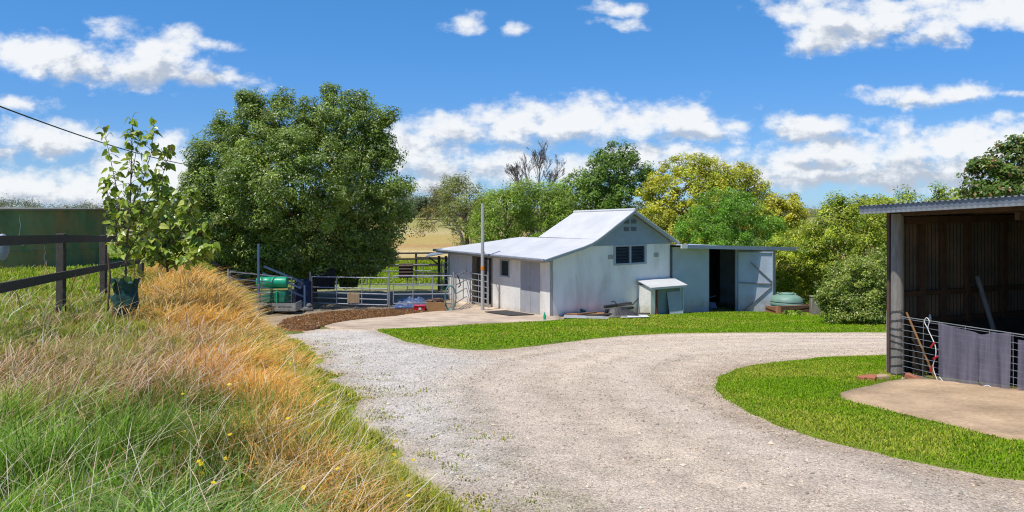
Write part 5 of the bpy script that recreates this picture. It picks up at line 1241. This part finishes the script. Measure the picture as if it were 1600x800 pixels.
# bare tree: forked trunk, repeatedly split into twigs
rngb = random.Random(8); bt = pz(836, 400, 66); bt.z = hz(bt.x, bt.y)
bare = thing('bare_tree', 'leafless dead tree with fine grey twigs above the light green trees', 'tree', bt)
q = MB()
def twig(p, d, ln, r_, lev):
    e = p + d * ln; m_ = p.lerp(e, .5) + Vector((rngb.uniform(-.08, .08), rngb.uniform(-.08, .08), 0)) * ln
    q.path([p, m_, e], [r_, r_ * .8, r_ * .6], 4 if lev > 1 else 6, caps=False)
    if lev >= 7: return
    for k in range(rngb.choice([2, 3, 3])):
        nd = (d + Vector((rngb.gauss(0, .30), rngb.gauss(0, .30), rngb.uniform(.05, .35)))).normalized(); twig(e if rngb.random() < .6 else m_, nd, ln * rngb.uniform(.66, .86), max(r_ * .6, .02), lev + 1)
for k_, (dx, hh_) in enumerate(((-.30, 2.0), (.10, 2.4), (.35, 1.9))):
    s0 = bt + Vector((dx * 2, 0, 3.6)); q.path([bt - Vector((0, 0, .2)), bt + Vector((dx, 0, 1.6)), s0], [.24, .19, .14], 7); twig(s0, Vector((dx, 0, 1)).normalized(), hh_ * .66, .10, 1)
q.build('branches', GREYBARK, bare, True)
# the hedge row at the right
HG = 'tall shrubs behind the brick bed'
HC = [(.45, .51, .04), (.20, .31, .028), (.62, .60, .08)]
def sprig(x, y): return (x, y, 7, 12)
tree('tall_shrub', 'broad yellow green shrub directly behind the sage tank', 'shrub', 35, [(1225, 425, 34, 44), (1250, 395, 40, 46), (1235, 455, 34, 30), (1275, 430, 34, 46), (1215, 395, 16, 24)], HC, 280, 100, .34, .105, 1245, 31, r0=.08, group=HG, low=.6)
tree('tall_shrub', 'tallest yellow green shrub with upright sprigs left of the open shed roof', 'shrub', 33, [(1310, 360, 48, 42), (1345, 365, 44, 48), (1300, 400, 44, 44), (1330, 410, 50, 50), sprig(1308, 316), sprig(1350, 312), sprig(1330, 320), (1372, 325, 26, 16), sprig(1290, 330)], HC, 360, 105, .34, .105, 1320, 32, r0=.08, group=HG, low=.6)
tree('tall_shrub', 'yellow green shrub partly hidden by the open shed post', 'shrub', 30, [(1385, 350, 40, 40), (1410, 400, 46, 60), (1375, 400, 34, 46), (1440, 330, 50, 24), (1500, 318, 40, 14), sprig(1418, 306), sprig(1470, 302), (1350, 440, 30, 36)], HC, 280, 100, .34, .105, 1390, 33, r0=.08, group=HG, low=.6)
tree('rounded_shrub', 'dense rounded dark shrub with small pale leaf tips beside the thick post', 'shrub', 23.5, [(1335, 455, 46, 50), (1362, 440, 32, 48), (1310, 470, 28, 38), (1375, 475, 26, 36), (1340, 485, 50, 26)], [(.17, .26, .035), (.30, .36, .06), (.58, .55, .24)], 300, 105, .24, .075, 1342, 34, r0=.05, low=.9)
tree('low_bush', 'small bright green bush at the foot of the brick bed', 'bush', 28.6, [(1240, 498, 20, 12), (1228, 502, 12, 8), (1254, 503, 12, 7)], [(.22, .34, .035), (.3, .4, .05)], 50, 70, .12, .07, 1240, 35, r0=.015, low=1)
tree('sweetgum_tree', 'green and reddish leafed tree rising behind the open shed roof', 'tree', 19.5, [(1556, 272, 34, 34), (1585, 252, 30, 34), (1615, 255, 40, 44), (1535, 290, 18, 20), (1580, 300, 60, 24), (1640, 300, 60, 40)], [(.10, .19, .03), (.17, .24, .05), (.32, .18, .09)], 190, 60, .26, .12, 1590, 36, r0=.09, aspect=.6)
# far timber line and paddock trees
def far_mass(name, label, xs, d, top_lo, top_hi, base_y, cols, n, seed, leafs=.42, dj=40):
    rng = np.random.default_rng(seed); n_cl = n
    px = rng.uniform(xs[0], xs[1], n_cl); k = fbm(px * .021 + seed, px * 0 + .5, seed, 4); top = top_hi + (top_lo - top_hi) * smoothstep(.3, .7, k)
    f_ = rng.uniform(0, 1, n_cl) ** .7; py = base_y + (top - base_y) * f_; D = d + rng.uniform(-dj, dj, n_cl) + dj * (f_ - .5)
    c = np.stack([(px - CXP) / FPX * D, D, -(py - HY) / FPX * D], 1)
    per = 70; idx = np.repeat(np.arange(n_cl), per); off = rng.normal(0, 1, (len(idx), 3)) * np.array([1.1, 1.1, .7]) * d / 200
    P = c[idx] + off; P[:, 2] = np.maximum(P[:, 2], height(P[:, 0], P[:, 1])); C = leaf_colours(idx, n_cl, None, cols, rng, .3)
    o = leaves(name, P, unit(off), leafs * d / 200 * rng.uniform(.7, 1.4, len(P)), C, None, rng)
    return tag(o, label, 'woodland', kind='stuff')
FC = [(.13, .16, .10), (.18, .20, .14), (.28, .28, .22)]
far_mass('distant_woodland', 'far grey green gum woodland along the paddock horizon', (560, 790), 210, 326, 306, 340, FC, 420, 41)
far_mass('distant_woodland', 'far bluish woodland at the horizon right of the golden trees', (1200, 1420), 420, 332, 327, 345, FC, 160, 43, dj=60)
far_mass('distant_woodland', 'far dark woodland along the horizon behind the tank', (-200, 330), 190, 326, 314, 352, FC, 620, 42)
FG = 'gums dotted across the far paddock'
for i, (px, d, top, base, rx, lab) in enumerate([(178, 80, 316, 372, 22, 'dark gum just right of the water tank'), (230, 88, 322, 372, 24, 'dark gum behind the sapling'), (276, 84, 326, 374, 18, 'dark gum left of the shade tree'), (668, 150, 312, 345, 15, 'small gum on the rise right of the shade tree'), (640, 165, 318, 342, 12, 'small gum touching the right side of the shade tree')]):
    tree('gum_tree', lab, 'tree', d, [(px, top + (base - top) * .35, rx, (base - top) * .35), (px - rx * .4, top + (base - top) * .55, rx * .7, (base - top) * .3), (px + rx * .45, top + (base - top) * .45, rx * .6, (base - top) * .28)], [(.09, .12, .05), (.15, .18, .085), (.24, .24, .14)], 46, 60, d * .011, d * .0038, px, 50 + i, bark=PALEBARK, r0=d * .0022, group=FG, nlim=5)
tree('gum_tree', 'pale trunked gum standing alone on the tan paddock rise', 'tree', 118, [(690, 312, 16, 14), (705, 322, 14, 16), (700, 334, 10, 10)], [(.12, .14, .06), (.16, .17, .09)], 40, 60, 1.2, .42, 702, 60, bark=PALEBARK, r0=.34, trunk_px=[(701, 352), (700, 330), (699, 316)], nlim=6)
# ------------------------------------------------------------------ grass
def blades(name, label, x, y, h_, w_, C, rng, lean=None, bend=.45, prof=(1, .85, .55, 0), zoff=0.0, tipC=None, cat='grass', base_f=.62, m=GRASS):
    n = len(x); z = height(x, y) + zoff
    az = rng.uniform(0, 2 * PI, n); face = np.stack([np.cos(az), np.sin(az), np.zeros(n)], 1)
    ld = np.stack([-np.sin(az), np.cos(az), np.zeros(n)], 1) * rng.uniform(.1, 1, (n, 1)) * bend
    if lean is not None: ld = ld + lean
    base = np.stack([x, y, z], 1); ts = (0, .42, .76, 1.0)
    rows = []
    for t_, p_ in zip(ts, prof):
        c = base + np.array([0, 0, 1.0]) * (h_ * (t_ - .28 * t_ * t_ * np.minimum(np.linalg.norm(ld, axis=1), 1.3)))[:, None] + ld * (h_ * t_ ** 1.8)[:, None]
        if p_ == 0: rows.append([c])
        else: rows.append([c - face * (w_ * p_ * .5)[:, None], c + face * (w_ * p_ * .5)[:, None]])
    V = np.stack([v for r_ in rows for v in r_], 1); k = V.shape[1]
    F = np.array([(0, 1, 3), (0, 3, 2), (2, 3, 5), (2, 5, 4), (4, 5, 6)]); F = (np.arange(n)[:, None, None] * k + F[None]).reshape(-1, 3)
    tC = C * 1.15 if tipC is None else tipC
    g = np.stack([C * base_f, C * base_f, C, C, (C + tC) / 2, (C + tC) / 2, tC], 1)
    o = np_mesh(name, V.reshape(-1, 3), F, np.clip(g, 0, .9).reshape(-1, 3), m)
    return tag(o, label, cat, kind='stuff')
def bank_pts(n, y0, y1, dd0, dd1, rng, power=1.0):
    """points on the bank, thinning with distance, dd metres left of the drive edge"""
    u = rng.uniform(0, 1, n); y = 1 / (1 / y0 + (1 / y1 - 1 / y0) * u) if power == 1.0 else y0 + (y1 - y0) * u
    dd = rng.uniform(dd0, dd1, n); x = edge_x(y) - dd
    k = in_view(x, y, .05); return x[k], y[k], dd[k]
rng = np.random.default_rng(77)
def sway(x, y, k=.32, s=.9):
    a = fbm(x * s, y * s, 221, 3) * 16; b = fbm(x * 3.3, y * 3.3, 231, 2) * 14; return np.stack([np.cos(a) * k * .6 + np.cos(b) * k * .7, np.sin(a) * k * .6 + np.sin(b) * k * .7, 0 * a], 1) + WIND
HOL = [at(318, 522), at(300, 500), at(330, 655), at(180, 690), at(60, 600), at(360, 745), at(140, 545)]
def shade_hollow(x, y):  # shade between tussocks, painted as darker blades and modelled as shorter ones
    d = np.maximum.reduce([np.exp(-(((x - p.x) / .40) ** 2 + ((y - p.y) / .55) ** 2)) for p in HOL]); return np.clip(d + .55 * smoothstep(.58, .74, fbm(x * 1.5, y * 1.2, 241, 3)), 0, 1)
def clump(x, y, s, seed): return smoothstep(.38, .62, fbm(x * s, y * s, seed, 3))
def pick(cols, n, rng, var=.28):
    cols = np.array(cols); return cols[rng.integers(0, len(cols), n)] * rng.uniform(1 - var, 1 + var, (n, 1))
GREENB = [(.25, .37, .035), (.35, .44, .06), (.17, .28, .025), (.48, .52, .13)]
LUSH = [(.20, .38, .035), (.30, .48, .06), (.13, .27, .025), (.44, .56, .17)]
OLIVE = [(.46, .42, .10), (.36, .37, .07), (.58, .47, .18), (.28, .33, .05)]
DRY = [(.68, .46, .18), (.62, .37, .12), (.76, .58, .31), (.62, .34, .10), (.42, .24, .09), (.40, .36, .08)]
ORANGE_ = [(.80, .42, .10), (.76, .38, .08), (.82, .52, .18)]
PINKY = [(.52, .31, .18), (.45, .25, .13), (.66, .47, .31), (.34, .18, .10), (.33, .33, .08)]
WIND = np.array([.10, -.03, 0])
def dryband(x, y, dd):
    n = fbm(x * .9, y * .9, 131, 4)
    lo = np.interp(y, [3, 4.2, 6, 8, 11, 20], [.78, .78, .85, .55, .28, .1]); hi = np.interp(y, [3, 4.2, 6, 8, 11, 14, 20], [1.15, 1.25, 1.9, 2.1, 2.3, 2.7, 3.0])
    return smoothstep(-.25, .2, dd + (n - .5) * .9 - lo) * (1 - smoothstep(-.4, .4, dd + (n - .5) * 2.0 - hi))
# 1 soft green understorey over the whole bank
x, y, dd = bank_pts(230000, 2.4, 24, -.12, 9, rng); nz = fbm(x * 1.3, y * 1.3, 141, 4); db = dryband(x, y, dd)
keep = rng.uniform(0, 1, len(x)) < np.where(dd < .1, .5, 1) * (1 - .66 * db); x, y, dd, nz, db = x[keep], y[keep], dd[keep], nz[keep], db[keep]
C = pick(GREENB, len(x), rng); o_ = pick(OLIVE, len(x), rng); k = rng.uniform(0, 1, len(x)) < smoothstep(.36, .60, nz) * .9; C[k] = o_[k]
lush = smoothstep(5.9, 4.8, y) * smoothstep(1.0, 1.5, dd); k = rng.uniform(0, 1, len(x)) < lush; C[k] = pick(LUSH, len(x), rng)[k]
h_ = (.08 + .14 * clump(x, y, 1.1, 151)) * (.40 + 1.1 * clump(x, y, 3.1, 153)) * smoothstep(-.25, .7, dd) * rng.uniform(.5, 1.35, len(x)) * (1 + .25 * lush) * (1 - .5 * smoothstep(2.8, 4.2, dd) * smoothstep(8, 11, y)) + .02
hw = shade_hollow(x, y); C = C * (1 - .62 * hw)[:, None]; h_ = h_ * (1 - .45 * hw)
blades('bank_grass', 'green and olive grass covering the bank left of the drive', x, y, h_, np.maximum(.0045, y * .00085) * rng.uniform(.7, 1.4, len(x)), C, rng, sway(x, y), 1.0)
# 2 lush long blades near the camera at the left
x, y, dd = bank_pts(34000, 2.6, 6.0, 1.0, 5.5, rng); nz = fbm(x * 1.6, y * 1.6, 161, 3); k = rng.uniform(0, 1, len(x)) < smoothstep(.35, .6, nz) * smoothstep(5.5, 4.3, y); x, y, dd = x[k], y[k], dd[k]
blades('long_grass', 'lush long bright green grass blades on the near bank', x, y, rng.uniform(.14, .34, len(x)) * (.6 + .6 * clump(x, y, 2.6, 163)), rng.uniform(.005, .010, len(x)), pick(LUSH, len(x), rng), rng, sway(x, y, .4), 1.5, tipC=pick([(.3, .42, .16), (.2, .33, .08)], len(x), rng))
# 3 dry swathe: straw and orange stems
x, y, dd = bank_pts(210000, 2.6, 23, .1, 4.2, rng); db = dryband(x, y, dd); k = rng.uniform(0, 1, len(x)) < db * .86 * (1 - .9 * shade_hollow(x, y)); x, y, dd = x[k], y[k], dd[k]
nz = fbm(x * .7, y * .7, 171, 4); C = pick(DRY, len(x), rng); oc = at(392, 590); k = rng.uniform(0, 1, len(x)) < np.clip(.18 + smoothstep(.44, .60, nz) * .60 * smoothstep(4, 7, y) + .95 * np.exp(-((x - oc.x) ** 2 + ((y - oc.y) / 1.6) ** 2) / 1.3), 0, 1); C[k] = pick(ORANGE_, len(x), rng)[k]
tall = smoothstep(8, 12, y); h_ = (.10 + .14 * clump(x, y, 1.3, 181) + .26 * tall * smoothstep(.6, 1.5, dd)) * rng.uniform(.55, 1.3, len(x))
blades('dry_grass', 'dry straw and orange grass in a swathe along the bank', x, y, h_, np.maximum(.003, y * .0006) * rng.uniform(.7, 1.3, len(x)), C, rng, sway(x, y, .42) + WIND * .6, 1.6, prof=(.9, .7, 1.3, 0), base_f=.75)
# 4 pinkish seeding stems further left
pc = at(190, 610); x, y, dd = bank_pts(95000, 3.4, 20, 1.4, 9, rng); nz = fbm(x * .75 + 3, y * .75, 191, 4); k = rng.uniform(0, 1, len(x)) < np.clip(smoothstep(.53, .67, nz) * .34 + .75 * np.exp(-(((x - pc.x) / 1.5) ** 2 + ((y - pc.y) / 1.7) ** 2)), 0, .95) * smoothstep(4.2, 6.0, y) * (1 - .8 * smoothstep(2.8, 4.2, dd) * smoothstep(8, 11, y)) + .03; k &= rng.uniform(0, 1, len(x)) > .7 * shade_hollow(x, y); x, y, dd = x[k], y[k], dd[k]
blades('seeding_grass', 'pinkish brown seeding grass stems among green grass on the bank', x, y, rng.uniform(.14, .36, len(x)), np.maximum(.003, y * .00055) * rng.uniform(.8, 1.3, len(x)), np.where((rng.uniform(0, 1, len(x)) < .35)[:, None], np.array([.46, .20, .10]), pick(PINKY, len(x), rng)), rng, sway(x, y, .3) + WIND * .7, 1.2, prof=(.7, .6, 1.9, 0), tipC=pick([(.72, .55, .38), (.62, .40, .26), (.80, .66, .50)], len(x), rng))
# 5 long pale fallen stalks
x, y, dd = bank_pts(2300, 2.8, 14, .4, 6, rng)
blades('pale_stalks', 'long pale bent grass stalks leaning over the bank', x, y, rng.uniform(.22, .55, len(x)), np.maximum(.003, y * .0006), pick([(.76, .64, .46), (.68, .53, .36), (.82, .74, .58)], len(x), rng), rng, np.array([.4, .1, 0]), 1.4, prof=(1, .9, 1.0, 0))
# 6 tall dock stems near the fence
x, y, dd = bank_pts(2600, 8.2, 13, 2.6, 8, rng); k = rng.uniform(0, 1, len(x)) < clump(x, y, 1.2, 201) * .09; x, y = x[k], y[k]
blades('dock_stems', 'brown dock stems with seed heads before the black fence', x, y, rng.uniform(.45, .85, len(x)), np.full(len(x), .011), pick([(.30, .14, .09), (.40, .24, .16)], len(x), rng), rng, None, .35, prof=(.5, .5, 1.6, 0))
# 7 low weeds along the drive edge and out over the loose gravel
x, y, dd = bank_pts(90000, 3, 17, -1.7, .95, rng); nz = fbm(x * 4.5, y * 4.5, 211, 3); dd = dd - (fbm(y * 1.3, y * 0 + 2, 15, 4) - .42) * -.9 * (dd < .6); pr = np.where(dd > .05, .95, np.clip(smoothstep(.55, .70, nz) * np.clip(1 + dd / np.where(y < 6, .8, 1.4), 0, 1) ** 1.5 * .8, 0, 1)); k = rng.uniform(0, 1, len(x)) < pr; x, y, dd = x[k], y[k], dd[k]
blades('edge_weeds', 'low yellow green weeds creeping from the bank onto the drive', x, y, rng.uniform(.025, .09, len(x)) * np.where(dd > .15, 1.9, np.where(dd > 0, 1.2, .42)), np.maximum(.008, y * .0012) * rng.uniform(.7, 1.5, len(x)), pick([(.36, .41, .035), (.27, .36, .03), (.46, .43, .08), (.19, .28, .025), (.44, .36, .10)], len(x), rng), rng, None, .9, zoff=.02)
# yellow flowers
x, y, dd = bank_pts(420, 3.4, 9, .1, 1.7, rng); k = rng.uniform(0, 1, len(x)) < .12; x, y = x[k], y[k]; n = len(x)
P = np.stack([x, y, height(x, y) + rng.uniform(.12, .26, n)], 1); leaves_o = leaves('yellow_flowers', P, np.tile([0, -.4, 1.0], (n, 1)), np.full(n, .03), np.tile([.85, .62, .02], (n, 1)), None, rng, aspect=.9); tag(leaves_o, 'few small yellow flowers dotted in the bank grass', 'flowers', kind='stuff')
# mown lawns
def lawn(name, label, poly, n, hgt, wid, cols, seed, zoff=.03):
    rng = np.random.default_rng(seed); x, y = scatter_poly(poly, n, rng); k = in_view(x, y); x, y = x[k], y[k]
    x = x + rng.normal(0, .04, len(x)); y = y + rng.normal(0, .03, len(y)); nz = fbm(x * 1.1, y * 1.1, seed, 4); C = pick(cols[:3], len(x), rng, .18); k = rng.uniform(0, 1, len(x)) < np.clip(smoothstep(.48, .70, nz) * .6 + .55 * smoothstep(.50, .62, fbm(x * .45, y * .45, seed + 5, 3)), 0, .9); C[k] = pick(cols[3:], len(x), rng)[k]
    lx = (x - C0.x) * G.x + (y - C0.y) * G.y; ly = -((x - C0.x) * NRM.x + (y - C0.y) * NRM.y); k = ~((lx > -.2) & (lx < 6.2) & (ly > -.95 + .3 * nz)); x, y, C, nz = x[k], y[k], C[k], nz[k]     # bare strip under the wall
    e = smoothstep(0, .25, seg_dist(x, y, poly, True))
    return blades(name, label, x, y, hgt * rng.uniform(.5, 1.5, len(x)) * (.6 + .7 * nz) * (.55 + .45 * e), wid * rng.uniform(.7, 1.3, len(x)), C, rng, None, .9, zoff=zoff, base_f=.85)
LWN = [(.21, .36, .013), (.27, .42, .018), (.17, .31, .011), (.34, .41, .035), (.42, .43, .07)]
lawn('mown_grass', 'bright short mown grass in front of the open shed', LAWN2, 260000, .027, .009, LWN, 301)
lawn('verge_grass', 'short grass verge between the drive and the stable', ISLAND, 140000, .04, .022, LWN, 302)
# paddock grass round the tank and yard
x = rng.uniform(-24, -6, 60000); y = rng.uniform(11, 34, 60000); dd = edge_x(y) - x; k = in_view(x, y) & (dd > 2.6) & (np.hypot(x + 18.1, y - 27) > 4.2) & (rng.uniform(0, 1, 60000) < .8); x, y = x[k], y[k]
blades('paddock_grass', 'short green paddock grass around the water tank', x, y, rng.uniform(.05, .14, len(x)), np.full(len(x), .028), pick(LWN, len(x), rng), rng, None, .7)
x = rng.uniform(-16, 1, 26000); y = rng.uniform(38.5, 56, 26000)
blades('far_paddock_grass', 'green paddock grass beyond the steel yards', x, y, rng.uniform(.08, .22, len(x)), np.full(len(x), .05), pick(LWN, len(x), rng), rng, None, .7)
# litter of leaves on the bark patch
x, y = scatter_poly(LITTER, 26000, rng); n = len(x); P = np.stack([x, y, height(x, y) + .06 + rng.uniform(0, .02, n)], 1)
tag(leaves('fallen_leaves', P, np.tile([0, 0, 1.0], (n, 1)), rng.uniform(.03, .08, n), pick([(.26, .12, .045), (.17, .08, .035), (.36, .2, .08), (.11, .06, .03)], n, rng), None, rng, aspect=.5), 'brown fallen leaves and bark on the ground by the yard', 'leaf litter', kind='stuff')
